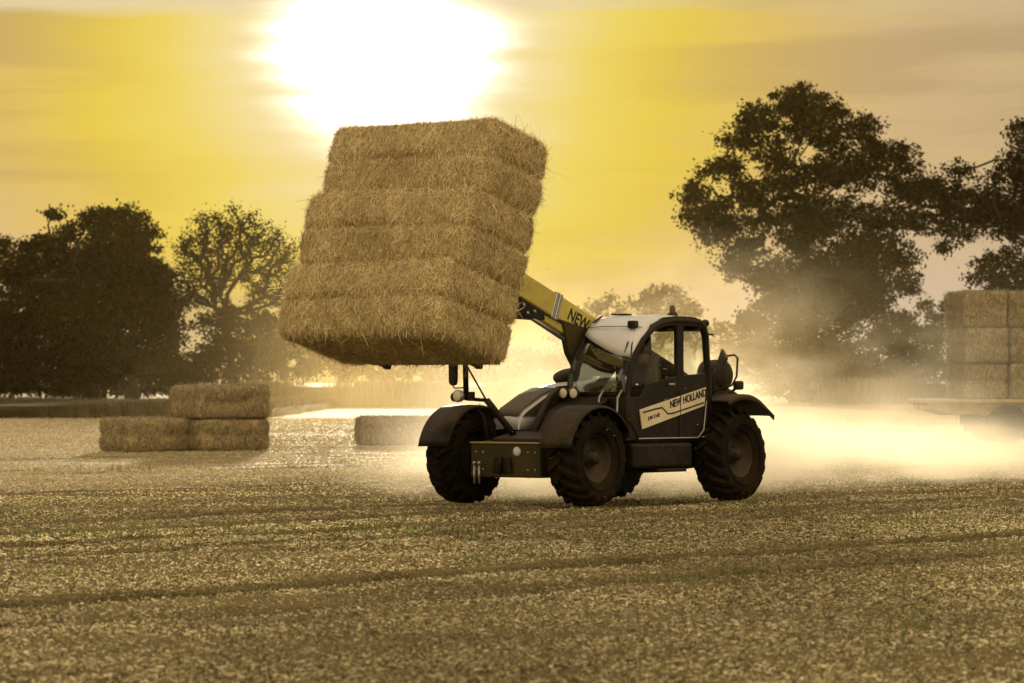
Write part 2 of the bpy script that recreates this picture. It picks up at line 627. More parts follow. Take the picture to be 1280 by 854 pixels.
# ------------------------------------------------------------------ the field
TX, TY = 0.62, 0.785                    # direction of the harvest lines
# (offset across the field, strength) of every wheel track
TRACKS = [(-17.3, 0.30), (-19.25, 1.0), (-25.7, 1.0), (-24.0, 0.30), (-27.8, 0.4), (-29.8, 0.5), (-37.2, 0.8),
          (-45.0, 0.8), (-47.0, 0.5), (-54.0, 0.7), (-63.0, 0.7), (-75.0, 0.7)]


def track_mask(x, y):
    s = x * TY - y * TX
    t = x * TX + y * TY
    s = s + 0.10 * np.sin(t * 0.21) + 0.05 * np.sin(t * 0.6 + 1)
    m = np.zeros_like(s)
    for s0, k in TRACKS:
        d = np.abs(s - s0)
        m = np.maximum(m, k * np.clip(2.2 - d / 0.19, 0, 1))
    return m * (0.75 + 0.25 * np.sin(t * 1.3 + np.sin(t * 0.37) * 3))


def ground_z(x, y):
    z = 0.020 * snoise(x * 0.5, y * 0.5, x * 0, 11) + 0.012 * snoise(x * 2.1, y * 2.1, x * 0, 12)
    near = np.clip((140 - y) / 60, 0, 1)
    z = z * near - 0.11 * track_mask(x, y) * near
    return z - 0.03


def build_ground():
    xs = np.concatenate([-np.geomspace(3200, 14, 26), np.arange(-13.8, 18.0, 0.14), np.geomspace(18.2, 3200, 26)])
    ys = np.concatenate([np.linspace(-60, 12, 12), np.arange(13, 62, 0.15), np.linspace(62.3, 110, 120), np.geomspace(111, 7000, 60)])
    X, Y = np.meshgrid(xs, ys)
    Z = ground_z(X, Y)
    n, m = X.shape
    idx = np.arange(n * m).reshape(n, m)
    f = np.stack([idx[:-1, :-1], idx[:-1, 1:], idx[1:, 1:], idx[1:, :-1]], -1).reshape(-1, 4)
    o = np_obj('ground', np.stack([X, Y, Z], -1).reshape(-1, 3), f, M['ground'], smooth=True)
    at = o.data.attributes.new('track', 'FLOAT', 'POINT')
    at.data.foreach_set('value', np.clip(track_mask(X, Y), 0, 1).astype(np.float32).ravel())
    tag(o, kind='structure')


def blades(name, px, py, pz, h, w, lean, material, seed=1, bend=0.0):
    """upright or lying straw: one narrow quad each"""
    r = np.random.default_rng(seed)
    n = len(px)
    a = r.uniform(0, 2 * math.pi, n)
    la = r.uniform(0, 2 * math.pi, n)
    tilt = np.abs(r.normal(0, 1, n)) * lean
    tilt = np.where(np.asarray(lean) > 1, 1.54 - 0.28 * tilt / np.maximum(lean, .01), np.minimum(tilt, 1.52))
    dx, dy, dz = np.sin(tilt) * np.cos(la), np.sin(tilt) * np.sin(la), np.cos(tilt)
    wx, wy = np.cos(a) * w / 2, np.sin(a) * w / 2
    b = np.stack([px, py, pz], -1)
    t = b + np.stack([dx, dy, dz], -1) * h[:, None]
    W = np.stack([wx, wy, np.zeros(n)], -1)
    lying = tilt > 1.2
    W[lying, 2] = w[lying] * 0.45
    V = np.stack([b - W, b + W, t + W * 0.7, t - W * 0.7], 1).reshape(-1, 3)
    return np_obj(name, V, np.arange(n * 4).reshape(n, 4), material)


def build_stubble():
    r = np.random.default_rng(3)
    PX, PY, HH, WW, LL, TT = [], [], [], [], [], []
    zones = [(17.5, 26, 1350, .0080), (26, 36, 1150, .0086), (36, 50, 730, .0108), (50, 66, 350, .0132), (66, 85, 150, .014), (85, 115, 75, .02), (115, 160, 28, .03)]
    for y0, y1, dens, w in zones:
        half = 0.145 * y1 + 2.0
        n = int((y1 - y0) * 2 * half * dens)
        y = r.uniform(y0, y1, n)
        x = r.uniform(-1, 1, n) * (0.145 * y + 2.0)
        # drill rows 0.15 m apart along the harvest direction
        s = x * TY - y * TX
        t = x * TX + y * TY
        up = r.random(n) < 0.26
        s2 = np.where(up, np.round(s / 0.15) * 0.15 + r.normal(0, 0.018, n), s)
        x, y = s2 * TY + t * TX, -s2 * TX + t * TY
        tm = track_mask(x, y)
        clump = snoise(x * 1.1, y * 1.1, x * 0, 5) + 0.7 * snoise(x * 4.0, y * 4.0, x * 0, 6)
        keep = r.random(n) < np.clip(0.75 + 0.25 * clump, 0.3, 1) * (1 - 0.55 * np.clip(tm, 0, 1))
        x, y, up, tm, clump = x[keep], y[keep], up[keep], tm[keep], clump[keep]
        n = len(x)
        h = np.where(up, r.uniform(0.010, 0.028, n), r.uniform(0.012, 0.042, n)) * (0.9 + 0.25 * clump) * np.interp(y0, [17, 50, 115], [1.0, 1.5, 2.6]) * (1 - 0.6 * np.clip(tm, 0, 1))
        lean = np.where(up, 0.45, 1.25)
        PX.append(x); PY.append(y); HH.append(h); WW.append(np.full(n, w) * r.uniform(.6, 1.4, n)); LL.append(lean); TT.append(np.clip(tm, 0, 1))
    x, y, h, w, lean, tt = map(np.concatenate, (PX, PY, HH, WW, LL, TT))
    z = ground_z(x, y) - 0.004 + np.where(lean > 1, r.uniform(0.0, 0.02, len(x)), 0)
    o = blades('stubble', x, y, z, h, w, lean, M['stub'], 4)
    at = o.data.attributes.new('dirt_shade', 'FLOAT', 'POINT')
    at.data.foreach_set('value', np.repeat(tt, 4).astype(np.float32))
    tag(o, 'cut straw stubble and loose chopped straw covering the whole field', 'stubble', kind='stuff')
    # low green weeds between the rows
    n = 26000
    y = r.uniform(17.5, 70, n)
    x = r.uniform(-1, 1, n) * (0.145 * y + 2)
    k = snoise(x * 0.8, y * 0.8, x * 0, 9) + 0.5 * snoise(x * 3, y * 3, x * 0, 10)
    keep = k > 0.62
    x, y = x[keep], y[keep]
    n = len(x)
    o = blades('weeds', x, y, ground_z(x, y), r.uniform(.03, .11, n), r.uniform(.008, .02, n), np.full(n, .7), M['weed'], 8)
    tag(o, 'small green weeds growing up between the stubble rows', 'weeds', kind='stuff')


build_ground()
build_stubble()


def build_crop(name, label, cat, x0, x1, y0, y1, h, dens, w, seed, material=None):
    """a block of uncut standing growth: dense stalks over an uneven core"""
    r = np.random.default_rng(seed)
    root = thing(name, label, cat, (0, 0, 0))
    nx, ny = int((x1 - x0) / 1.0) + 2, max(4, int((y1 - y0) / 2.5))
    xs, ys = np.linspace(x0, x1, nx), np.linspace(y0, y1, ny)
    X, Y = np.meshgrid(xs, ys)
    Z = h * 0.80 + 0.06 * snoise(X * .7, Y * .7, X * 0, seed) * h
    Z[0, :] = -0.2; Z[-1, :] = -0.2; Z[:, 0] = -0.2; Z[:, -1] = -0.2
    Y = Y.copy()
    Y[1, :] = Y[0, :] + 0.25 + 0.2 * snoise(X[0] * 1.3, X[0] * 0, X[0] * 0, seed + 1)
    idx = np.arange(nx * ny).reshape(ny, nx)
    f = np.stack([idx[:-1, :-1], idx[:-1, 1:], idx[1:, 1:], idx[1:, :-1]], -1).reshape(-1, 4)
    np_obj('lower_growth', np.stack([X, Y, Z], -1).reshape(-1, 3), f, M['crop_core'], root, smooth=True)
    nf, nt = int((x1 - x0) * dens * 2), int((x1 - x0) * (y1 - y0) * dens * 0.10)
    px = r.uniform(x0, x1, nf + nt)
    py = np.concatenate([y0 + np.abs(r.normal(0, .4, nf)), r.uniform(y0, y1, nt)])
    pz = np.concatenate([np.zeros(nf), np.full(nt, h * .6)])
    hh = np.concatenate([h * r.uniform(.75, 1.12, nf), h * r.uniform(.25, .55, nt)])
    s = blades('stalks', px, py, pz, hh, np.full(nf + nt, w) * r.uniform(.6, 1.3, nf + nt), np.full(nf + nt, .13), material or M['crop'], seed)
    s.parent = root
    s['kind'] = 'stuff'
    tag(root, kind='stuff')
    return root


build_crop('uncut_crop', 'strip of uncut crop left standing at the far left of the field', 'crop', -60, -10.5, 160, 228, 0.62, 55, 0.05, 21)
build_crop('rough_grass', 'rough tall grass along the far field edge behind the bales', 'grass', -18, 3, 232, 250, 1.5, 45, 0.07, 22)
build_crop('field_margin', 'dark overgrown margin with pale seed heads beside the trailer', 'grass', 22, 60, 262, 275, 1.7, 60, 0.08, 23)


# ------------------------------------------------------------------ bales
def bale_body(L, D, H, seed, res=0.07, bulge=0.05, crease=0.075):
    """rounded, bulging box; local x = length, y = depth, z = height, origin at the base centre.
    returns verts, faces, normals"""
    half = np.array([L, D, H]) / 2
    rad = 0.10
    V, Fc = [], []
    off = 0
    for ax in range(3):
        for sg in (-1, 1):
            u, v = [(1, 2), (2, 0), (0, 1)][ax]
            nu, nv = max(4, int(2 * half[u] / res)), max(4, int(2 * half[v] / res))
            A, B = np.meshgrid(np.linspace(-1, 1, nu + 1), np.linspace(-1, 1, nv + 1), indexing='ij')
            P = np.zeros((nu + 1, nv + 1, 3))
            P[..., u], P[..., v], P[..., ax] = A * half[u], B * half[v], sg * half[ax]
            idx = np.arange((nu + 1) * (nv + 1)).reshape(nu + 1, nv + 1) + off
            q = np.stack([idx[:-1, :-1], idx[1:, :-1], idx[1:, 1:], idx[:-1, 1:]], -1).reshape(-1, 4)
            Fc.append(q if sg > 0 else q[:, ::-1])
            V.append(P.reshape(-1, 3))
            off += P.shape[0] * P.shape[1]
    P, Fc = np.concatenate(V), np.concatenate(Fc)
    core = np.clip(P, -(half - rad), half - rad)
    d = P - core
    N = d / np.maximum(np.linalg.norm(d, axis=1, keepdims=True), 1e-9)
    P = core + N * rad
    k = P / half
    # bulging long faces, tightened where the twines run
    out = bulge * (1 - np.clip(np.abs(k[:, 2]), 0, 1) ** 2.2) * (1 - 0.5 * np.abs(k[:, 0]) ** 3)
    zc = P[:, 2] / H
    out = out - crease * np.exp(-(zc / 0.045) ** 2) * (0.7 + 0.4 * np.sin(P[:, 0] * 3 + seed))
    # uneven packing: flakes and lumps
    n1 = snoise(P[:, 0] * 3.0, P[:, 1] * 3.0, P[:, 2] * 3.0, seed)
    n2 = snoise(P[:, 0] * 11.0, P[:, 1] * 11.0, P[:, 2] * 9.0, seed + 50)
    out = out + 0.020 * n1 + 0.012 * n2
    horiz = N.copy()
    P = P + N * out[:, None] * np.array([0.8, 1.0, 0.25])
    # keep seam duplicates together: displacement depends on position only, so edges stay closed
    P[:, 2] += H / 2
    return P, Fc, N


def bale_strands(P, Fc, seed, n, ln=(0.05, 0.13), wd=0.006, stick=0.13, H=None):
    r = np.random.default_rng(seed)
    a, b, c, d = (P[Fc[:, i]] for i in range(4))
    nrm = np.cross(c - a, d - b)
    area = np.linalg.norm(nrm, axis=1)
    nrm = nrm / np.maximum(area, 1e-9)[:, None]
    i = r.choice(len(Fc), n, p=area / area.sum())
    s, t = r.random((n, 1)), r.random((n, 1))
    p = a[i] * (1 - s) * (1 - t) + b[i] * s * (1 - t) + c[i] * s * t + d[i] * (1 - s) * t
    N = nrm[i]
    if H:                                              # the twine pulls the straw flat along the middle and the seams
        side = np.abs(N[:, 2]) < .6
        zz = np.abs(p[:, 2] - H / 2) / H
        cut = side & ((zz < .026) | (zz > .484)) & (r.random(n) < .9)
        p, N = p[~cut], N[~cut]
        n = len(p)
    rnd = r.normal(size=(n, 3))
    rnd[:, 2] *= 2.3                                   # straws hang and lie rather upright
    tang = rnd - N * (rnd * N).sum(1, keepdims=True)
    tang /= np.linalg.norm(tang, axis=1, keepdims=True) + 1e-9
    st = np.abs(r.normal(0, stick, (n, 1)))
    dr = tang + N * st
    dr /= np.linalg.norm(dr, axis=1, keepdims=True)
    L = r.uniform(ln[0], ln[1], (n, 1)) * np.where(r.random((n, 1)) < 0.015, 2.2, 1)
    w = np.cross(dr, N + 0.3 * r.normal(size=(n, 3)))
    w /= np.linalg.norm(w, axis=1, keepdims=True) + 1e-9
    w *= wd * r.uniform(.5, 1.3, (n, 1)) / 2
    p0 = p + N * 0.002
    bend = r.normal(0, .12, (n, 3)) * L
    p1 = p0 + dr * L + bend
    V = np.stack([p0 - w, p0 + w, p1 + w * .6, p1 - w * .6], 1).reshape(-1, 3)
    return V, np.arange(4 * n).reshape(n, 4)


def make_bale(label, L, D, H, seed, n, group, straw='straw', res=0.07, wd=0.006, ln=(0.05, 0.13), twine=True, bulge=0.05, kind='straw_bale'):
    t = thing(kind, label, 'straw bale', group=group)
    P, Fc, N = bale_body(L, D, H, seed, res, bulge)
    np_obj('packed_body', P, Fc, M['bale'], t, smooth=True)
    V, q = bale_strands(P, Fc, seed + 1, n, ln, wd, H=H)
    if n > 20000:                                      # long loose wisps standing off the edges
        V2, q2 = bale_strands(P, Fc, seed + 2, 420, (.12, .28), wd * .8, stick=1.1)
        V, q = np.concatenate([V, V2]), np.concatenate([q, q2 + len(V)])
    s = np_obj('straw_surface', V, q, M[straw], t)
    s['kind'] = 'stuff'
    if twine:
        for dz in (-.012, .012):
            a_, b_ = L / 2 - .03, D / 2 - .03
            loop = [(a_ * math.copysign(abs(math.cos(t_)) ** .25, math.cos(t_)), b_ * math.copysign(abs(math.sin(t_)) ** .25, math.sin(t_)), H / 2 + dz + .006 * math.sin(5 * t_)) for t_ in [k * math.pi / 24 for k in range(49)]]
            MB().tube(loop, 0.007, 5, False).build('twine', M['twine'], t)
    return t


# ------------------------------------------------------------------ the telehandler's place
TH = RAD(50)
VX, VY = 1.13, 47.9
VROT = math.pi + TH
VM = Matrix.Translation((VX, VY, 0)) @ Matrix.Rotation(VROT, 4, 'Z')

# carried stack: three big bales on the tilted carriage
PHI = RAD(16)
STK = Vector((3.37, 0.0, 1.74))          # rear lower edge, in machine coordinates
specs = [('bottom straw bale of the stack lifted by the loader, dark underside showing', 2.68, 1.28, 0.94, 0.06, -0.03),
         ('big straw bale in the middle of the stack lifted by the loader', 2.66, 1.22, 0.96, 0.01, -0.02),
         ('glowing orange big straw bale on top of the stack lifted by the loader', 2.64, 1.06, 0.96, -0.06, -0.06)]
zoff = 0.0
for i, (lab, L, D, H, fwd, lat) in enumerate(specs):
    b = make_bale(lab, L, D, H, 100 + i * 7, 56000, 'big straw bales carried by the loader', res=0.05, wd=0.0075, ln=(.04, .12), bulge=0.075)
    Fv = Vector((math.cos(PHI), 0, math.sin(PHI)))
    Uv = Vector((-math.sin(PHI), 0, math.cos(PHI)))
    p = STK + Fv * (D / 2 + fwd) + Uv * zoff + Vector((0, lat, 0))
    # bale x (length) -> machine -Y..+Y ; bale y (depth) -> forward ; bale z -> Uv
    R = Matrix((( 0, Fv.x, Uv.x, p.x), (-1, Fv.y, Uv.y, p.y), (0, Fv.z, Uv.z, p.z), (0, 0, 0, 1)))
    b.matrix_world = VM @ R @ Matrix.Rotation(RAD((-1.2, 0.8, -0.6)[i]), 4, 'Z')
    zoff += H - 0.012


# bales standing on the field
def field_bale(label, u, vbase, L, D, H, rz, seed, group, z=0.0, Y=None):
    Y = Y or CAMH * F / (vbase - 478)
    b = make_bale(label, L, D, H, seed, 9000, group, straw='straw_no_glare', res=0.09, wd=0.011, ln=(.05, .14), twine=False, bulge=0.03)
    b.location = ((u - 640) * Y / F, Y, z - 0.02)
    b.rotation_euler = (0, 0, rz)
    return b


G2 = 'big straw bales lying on the stubble'
field_bale('straw bale on the ground at the far left, beside the two stacked bales', 186, 563, 2.05, 1.12, 0.75, RAD(48), 201, G2)
field_bale('lower straw bale of the two stacked on the left of the field', 276, 562, 2.05, 1.12, 0.72, RAD(48), 202, G2)
field_bale('upper straw bale of the two stacked on the left of the field', 275, 562, 2.10, 1.10, 0.74, RAD(46), 203, G2, z=0.74)
field_bale('single straw bale in golden haze behind the front wheel of the loader', 505, 555, 2.3, 1.1, 0.70, RAD(12), 204, G2)


# ------------------------------------------------------------------ wheels
def chevron_tyre(R, W, seed=0, lugs=19):
    mb = MB()
    r0 = R - 0.06
    ri = R * 0.50
    prof = [(ri, -W * .36), (ri + .05, -W * .44), (R * .74, -W * .50), (R * .88, -W * .48), (r0 - .012, -W * .40), (r0, -W * .22), (r0 + .004, 0),
            (r0, W * .22), (r0 - .012, W * .40), (R * .88, W * .48), (R * .74, W * .50), (ri + .05, W * .44), (ri, W * .36), (ri - .01, 0), (ri, -W * .36)]
    mb.lathe(prof, 56, 'Y')
    # raised ring on the sidewall
    for s in (-1, 1):
        mb.lathe([(R * .66, s * W * .492), (R * .66, s * W * .512), (R * .69, s * W * .512), (R * .69, s * W * .492)], 56, 'Y')
    for side in (-1, 1):
        for k in range(lugs):
            a0 = 2 * math.pi * (k + (0.5 if side > 0 else 0)) / lugs
            rows = []
            n = 5
            for j in range(n + 1):
                f = j / n
                y = side * (-0.02 + f * (W * .50 + 0.02))
                a = a0 - f * 0.27
                rb = r0 - 0.02 - (0.02 if f > .8 else 0) - (0.08 if f > .97 else 0)
                rt = R - (0.012 if f > .75 else 0) - (0.055 if f > .97 else 0)
                hw = (0.026 + 0.012 * f)
                row = []
                for (da, rr) in ((-hw * 1.3, rb), (-hw, rt), (hw, rt), (hw * 1.3, rb)):
                    aa = a + da / R
                    row.append((math.cos(aa) * rr, y, math.sin(aa) * rr))
                rows.append(row)
            vs = [[mb.bm.verts.new(p) for p in row] for row in rows]
            for j in range(n):
                for q in range(3):
                    mb.bm.faces.new((vs[j][q], vs[j][q + 1], vs[j + 1][q + 1], vs[j + 1][q]))
            mb.bm.faces.new(vs[0]); mb.bm.faces.new(vs[-1][::-1])
    bmesh.ops.recalc_face_normals(mb.bm, faces=mb.bm.faces[:])
    return mb


def rim_mesh(R, W):
    mb = MB()
    ri = R * 0.505
    o = W * .36
    mb.lathe([(ri, -o), (ri + .018, -o - .01), (ri + .018, -o + .008), (ri - .02, -o + .03), (ri - .03, 0), (ri - .045, o * .25), (ri - .02, o - .03), (ri + .018, o - .008),
              (ri + .018, o + .01), (ri, o), (ri - .012, o - .015), (ri - .035, o * .55), (ri - .07, o * .30), (ri * .55, o * .22), (ri * .40, o * .30), (0.0, o * .30)], 40, 'Y')
    mb.lathe([(ri - .012, -o + .01), (ri - .04, -o * .3), (ri * .4, -o * .2), (0, -o * .2)], 40, 'Y')
    return mb


def add_wheel(root, x, y, steer=0.0, R=0.60, W=0.46):
    s = 1 if y > 0 else -1
    w = bpy.data.objects.new('wheel', None)
    COL.objects.link(w)
    w.parent = root
    w.location = (x, y, R - 0.015)
    w.rotation_euler = (0, RAD(random.uniform(0, 60)), steer + (0 if s > 0 else math.pi))
    w.rotation_mode = 'ZYX'
    if 'tyre' not in CACHE:
        CACHE['tyre'] = chevron_tyre(R, W).build('tyre', M['rubber'], w)
        CACHE['rim'] = rim_mesh(R, W).build('rim', M['rim'], w)
        hb = MB().lathe([(0, .17), (.055, .17), (.075, .15), (.085, .06), (.13, .05), (.14, .03)], 20, 'Y')
        for k in range(10):
            a = 2 * math.pi * k / 10
            hb.lathe([(0, .075), (.011, .075), (.011, .04)], 6, 'Y', Matrix.Translation((math.cos(a) * .11, 0, math.sin(a) * .11)))
        CACHE['hub'] = hb.build('hub', M['rim'], w)
    else:
        for k in ('tyre', 'rim', 'hub'):
            c = CACHE[k].copy()
            COL.objects.link(c)
            c.parent = w
    return w


CACHE = {}


def fender(name, root, cx, y0, y1, R, a0, a1, mat_, R2=None, cz=0.585, lip=0.03, n=18, tail=None):
    """curved mudguard following the tyre between two angles (deg, 0 = forward, 90 = up)"""
    mb = MB()
    P = []
    for i in range(n + 1):
        a = RAD(a0 + (a1 - a0) * i / n)
        r = R
        x, z = cx + math.cos(a) * r, cz + math.sin(a) * r
        s = -1 if y0 > y1 else 1
        nx, nz = math.cos(a), math.sin(a)
        P.append([(x - nx * lip, y0, z - nz * lip), (x, y0 + .02 * s, z), (x, (y0 + y1) / 2, z + .006), (x, y1 - .02 * s, z), (x - nx * lip, y1, z - nz * lip)])
    if tail:
        (dx, dz) = tail
        last = P[-1]
        P.append([(p[0] + dx, p[1], p[2] + dz) for p in last])
    mb.grid(P, 0.012)
    return mb.build(name, mat_, root)


# ------------------------------------------------------------------ telehandler
def build_loader():
    r = thing('telehandler', 'yellow and black telescopic loader with a glazed cab, lifting a tilted stack of straw bales', 'telehandler', (VX, VY, 0), VROT)
    for x, y, st in ((1.5, 1.0, RAD(3)), (1.5, -1.0, RAD(3)), (-1.5, 1.0, RAD(5)), (-1.5, -1.0, RAD(5))):
        add_wheel(r, x, y, st)
    # main frame between the axles
    ch = MB()
    ch.prism([(-2.05, .52), (-2.05, 1.02), (-1.2, 1.02), (-1.0, .92), (1.15, .92), (1.66, .83), (1.68, .45), (1.6, .36), (-.9, .36), (-1.7, .42)], -.42, .42, .02)
    ch.box(.2, 1.1, .40, .62, .45, .78, .02).box(-1.3, -.5, -.9, -.43, .45, 1.0, .03)
    chassis = ch.build('chassis', M['black'], r)
    # axles
    for cx in (1.5, -1.5):
        a = MB()
        a.lathe([(0, -.80), (.16, -.80), (.17, -.62), (.11, -.5), (.11, -.22), (.21, -.12), (.24, 0), (.21, .12), (.11, .22), (.11, .5), (.17, .62), (.16, .80), (0, .80)], 18, 'Y', Matrix.Translation((cx, 0, .585)))
        a.box(cx - .12, cx + .12, -.62, .62, .66, .80, .03)
        a.build('axle', M['black'], r)
    # front cross member plate, seen between the front wheels
    fp = MB()
    fp.box(1.70, 1.92, -.55, .60, .34, .765, .02)
    fpo = fp.build('front_plate', M['yellow_shade'], r)
    MB().box(1.66, 1.94, -.55, .60, .767, .785, .006).build('plate_edge', M['trailer'], fpo)
    MB().lathe([(0, 1.945), (.045, 1.945), (.06, 1.93), (.06, 1.918)], 20, 'X', Matrix.Translation((0, .22, .67))).build('round_badge', M['white'], fpo)
    MB().prism([(-.16, .40), (.16, .40), (.12, .60), (-.12, .60)], 1.90, 1.97, .01, 'X').tube([(1.99, 0, .38), (1.99, 0, .62)], .022, 8).build('tow_hitch', M['black'], fpo)
    for by in (-.46, -.34, .40, .52):
        for bz_ in (.44, .66):
            MB().lathe([(0, 1.932), (.014, 1.932), (.014, 1.91)], 6, 'X', Matrix.Translation((0, by, bz_))).build('bolt', M['steel'], fpo)
    for dy in (-.30, -.22):
        MB().tube([(2.0, dy - .12, .26), (2.0, dy - .12, .50)], .014, 8).build('hose', M['steel'], fpo)
        MB().lathe([(0, -.02), (.022, -.02), (.022, .02), (0, .02)], 10, 'Z', Matrix.Translation((2.0, dy - .12, .52))).build('coupling', M['steel'], fpo)
    # sill and belly under the cab
    sl = MB()
    sl.box(-.72, .55, .43, .99, .44, .76, .04)
    sl.box(-.55, .05, .45, 1.02, .385, .43, .012)
    sl.build('side_step_box', M['black'], r)
    # rear body and counterweight
    rb = MB()
    rb.prism([(-1.05, 1.03), (-1.05, 1.50), (-1.75, 1.52), (-2.12, 1.40), (-2.22, 1.1), (-2.2, .62), (-2.06, .55)], -.52, .70, .04)
    rb.build('counterweight', M['black'], r)
    # rounded air cleaner and tank behind the cab
    MB().lathe([(0, -.20), (.14, -.20), (.20, -.15), (.215, 0), (.20, .15), (.14, .20), (0, .20)], 24, 'Y', Matrix.Translation((-1.78, .55, 1.63))).build('air_cleaner', M['plastic'], r)
    MB().tube([(-1.35, .82, 1.35), (-1.36, .84, 1.62), (-1.45, .83, 1.70)], .03, 8).build('intake_pipe', M['plastic'], r)

    # ---- cab
    Y0, Y1 = -.06, .96                     # cab width
    # lower cab body with door opening
    cb = MB()
    cb.prism([(.57, 1.36), (.98, 1.18), (1.20, .90), (1.22, .80), (.60, .80), (.57, .86)], Y0, Y1 - .30, .02)
    cb.box(.36, .62, Y0, Y1 - .02, .78, 1.36, .03)
    cb.prism([(.50, 1.50), (.70, 1.49), (.88, 1.38), (1.10, 1.12), (1.24, .86), (1.20, .76), (.50, .76)], -.15, -.065, .015)
    cb.box(-1.10, .40, Y0, Y0 + .05, .78, 1.40, .01)
    cb.box(-1.12, -1.02, Y0, Y1 - .01, .78, 1.45, .02)
    cb.box(-1.05, .40, Y0 + .05, Y1 - .06, .775, .83, .0)
    cab = cb.build('cab_body', M['frame'], r)

    def pillar_path(Y, top=2.36):
        return [(.60, Y, .84), (.60, Y, 1.15), (.575, Y, 1.42), (.52, Y, 1.66), (.41, Y, 1.90), (.26, Y, 2.10), (.06, Y, 2.28), (-.12, Y, 2.355), (-.36, Y, 2.385), (-.72, Y, 2.385),
                (-.92, Y, 2.36), (-1.02, Y, 2.29), (-1.065, Y, 2.16), (-1.10, Y, 1.80), (-1.14, Y, 1.42), (-1.12, Y, .84)]
    for Y in (Y0 + .03, Y1 - .03):
        p = pillar_path(Y)
        MB().tube(p, [.040] * 6 + [.055, .06, .06, .06, .06, .055, .05, .045, .045, .045], 10).build('cab_hoop', M['frame'], cab)
    for Y in (Y0 + .03, Y1 - .03):
        MB().box(-.57, -.42, Y - .03, Y + .03, .85, 2.37, .015).build('door_pillar', M['frame'], cab)
    MB().box(.50, .60, Y0 + .04, Y1 - .04, 1.36, 1.42, .015).build('windscreen_sill', M['frame'], cab)
    MB().box(-1.13, -1.06, Y0 + .04, Y1 - .04, 1.40, 1.50, .015).build('rear_crossbar', M['frame'], cab)
    MB().box(-1.06, -.99, Y0 + .04, Y1 - .04, 2.24, 2.34, .015).build('rear_crossbar', M['frame'], cab)
    # roof: dark lined underside and white shell, the sky reflected in the windscreen painted as its front
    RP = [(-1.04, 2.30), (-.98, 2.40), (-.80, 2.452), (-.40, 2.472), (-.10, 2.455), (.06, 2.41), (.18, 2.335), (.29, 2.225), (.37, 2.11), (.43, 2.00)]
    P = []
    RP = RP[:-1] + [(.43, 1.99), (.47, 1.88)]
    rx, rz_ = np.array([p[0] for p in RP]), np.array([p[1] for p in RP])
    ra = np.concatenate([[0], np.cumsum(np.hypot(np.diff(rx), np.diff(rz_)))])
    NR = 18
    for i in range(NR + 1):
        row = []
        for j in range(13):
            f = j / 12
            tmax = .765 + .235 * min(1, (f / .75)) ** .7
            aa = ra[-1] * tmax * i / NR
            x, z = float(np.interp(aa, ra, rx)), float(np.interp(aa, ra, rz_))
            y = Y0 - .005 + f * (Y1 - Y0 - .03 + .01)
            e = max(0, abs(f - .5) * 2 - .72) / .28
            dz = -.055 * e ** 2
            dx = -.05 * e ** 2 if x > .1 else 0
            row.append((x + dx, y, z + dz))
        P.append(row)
    roof = MB().grid(P, 0.018).build('roof_and_reflection', M['white'], cab)
    MB().tube([(.235, Y0 + .03, 2.285), (.26, .25, 2.30), (.262, .65, 2.30), (.235, Y1 - .06, 2.285)], .006, 6).build('roof_seam', M['ink'], roof)
    MB().box(-.95, -.05, Y0 + .06, Y1 - .07, 2.33, 2.37, .02).build('headliner', M['plastic'], cab)
    # dark side valance over the door window
    MB().prism([(-.03, 2.26), (.00, 2.35), (-.14, 2.43), (-.40, 2.452), (-.80, 2.44), (-.98, 2.385), (-1.05, 2.29), (-1.055, 2.20), (-.98, 2.27), (-.85, 2.315), (-.20, 2.315)], Y1 - .035, Y1 + .012, .008).build('roof_side', M['frame'], cab)
    # small lumps and a clip on the roof front
    MB().prism([(.02, 2.462), (.16, 2.39), (.20, 2.35), (.165, 2.365), (.04, 2.435)], .05, .09, .004).build('roof_vent', M['ink'], roof)
    MB().box(-.42, -.12, .10, .22, 2.47, 2.495, .008).build('antenna_plate', M['ink'], roof)

    # glazing
    def sheet(pts, name='window_glass'):
        return MB().grid(pts, .005).build(name, M['glass'], cab)
    ws = [(.575, 1.42), (.53, 1.62), (.44, 1.84), (.33, 2.03), (.19, 2.18), (.05, 2.29)]
    sheet([[(x + .045, Y0 + .05 + (Y1 - Y0 - .10) * j / 6, z) for j in range(7)] for x, z in [(x_ - .03 * (z_ > 1.9), z_) for x_, z_ in ws]], 'windscreen')
    sheet([[(-.58, Y1 - .02, 1.42), (-.58, Y1 - .02, 2.30)], [(-1.09, Y1 - .02, 1.42), (-1.02, Y1 - .02, 2.28)]], 'rear_side_glass')
    sheet([[(.54, Y1 - .02, 1.36), (.54, Y1 - .02, 1.52), (.40, Y1 - .02, 1.80), (.05, Y1 - .02, 2.20)], [(-.41, Y1 - .02, 1.36), (-.41, Y1 - .02, 1.55), (-.41, Y1 - .02, 1.9), (-.41, Y1 - .02, 2.30)]], 'door_glass')
    # door
    dr = MB()
    dr.prism([(.36, .80), (.56, 1.05), (.57, 1.34), (.34, 1.36), (.20, 1.52), (-.42, 1.62), (-1.06, 1.66), (-1.10, .96), (-.90, .80)], Y1 - .045, Y1 - .005, .012)
    door = dr.build('door', M['frame'], r)
    MB().tube([(.40, Y1 + .008, .82), (-.86, Y1 + .008, .82), (-.98, Y1 + .008, .92), (-1.04, Y1 + .008, 1.30)], .010, 6).build('door_trim', M['steel'], door)
    MB().box(-.475, -.462, Y1 - .006, Y1 + .022, .84, 1.44, .003).build('door_gap', M['ink'], door)
    MB().box(-.34, -.22, Y1 + .004, Y1 + .035, 1.50, 1.53, .008).build('handle', M['steel'], door)
    # slanted cream side panel with the maker's lettering
    a = math.atan2(.29, 1.40)
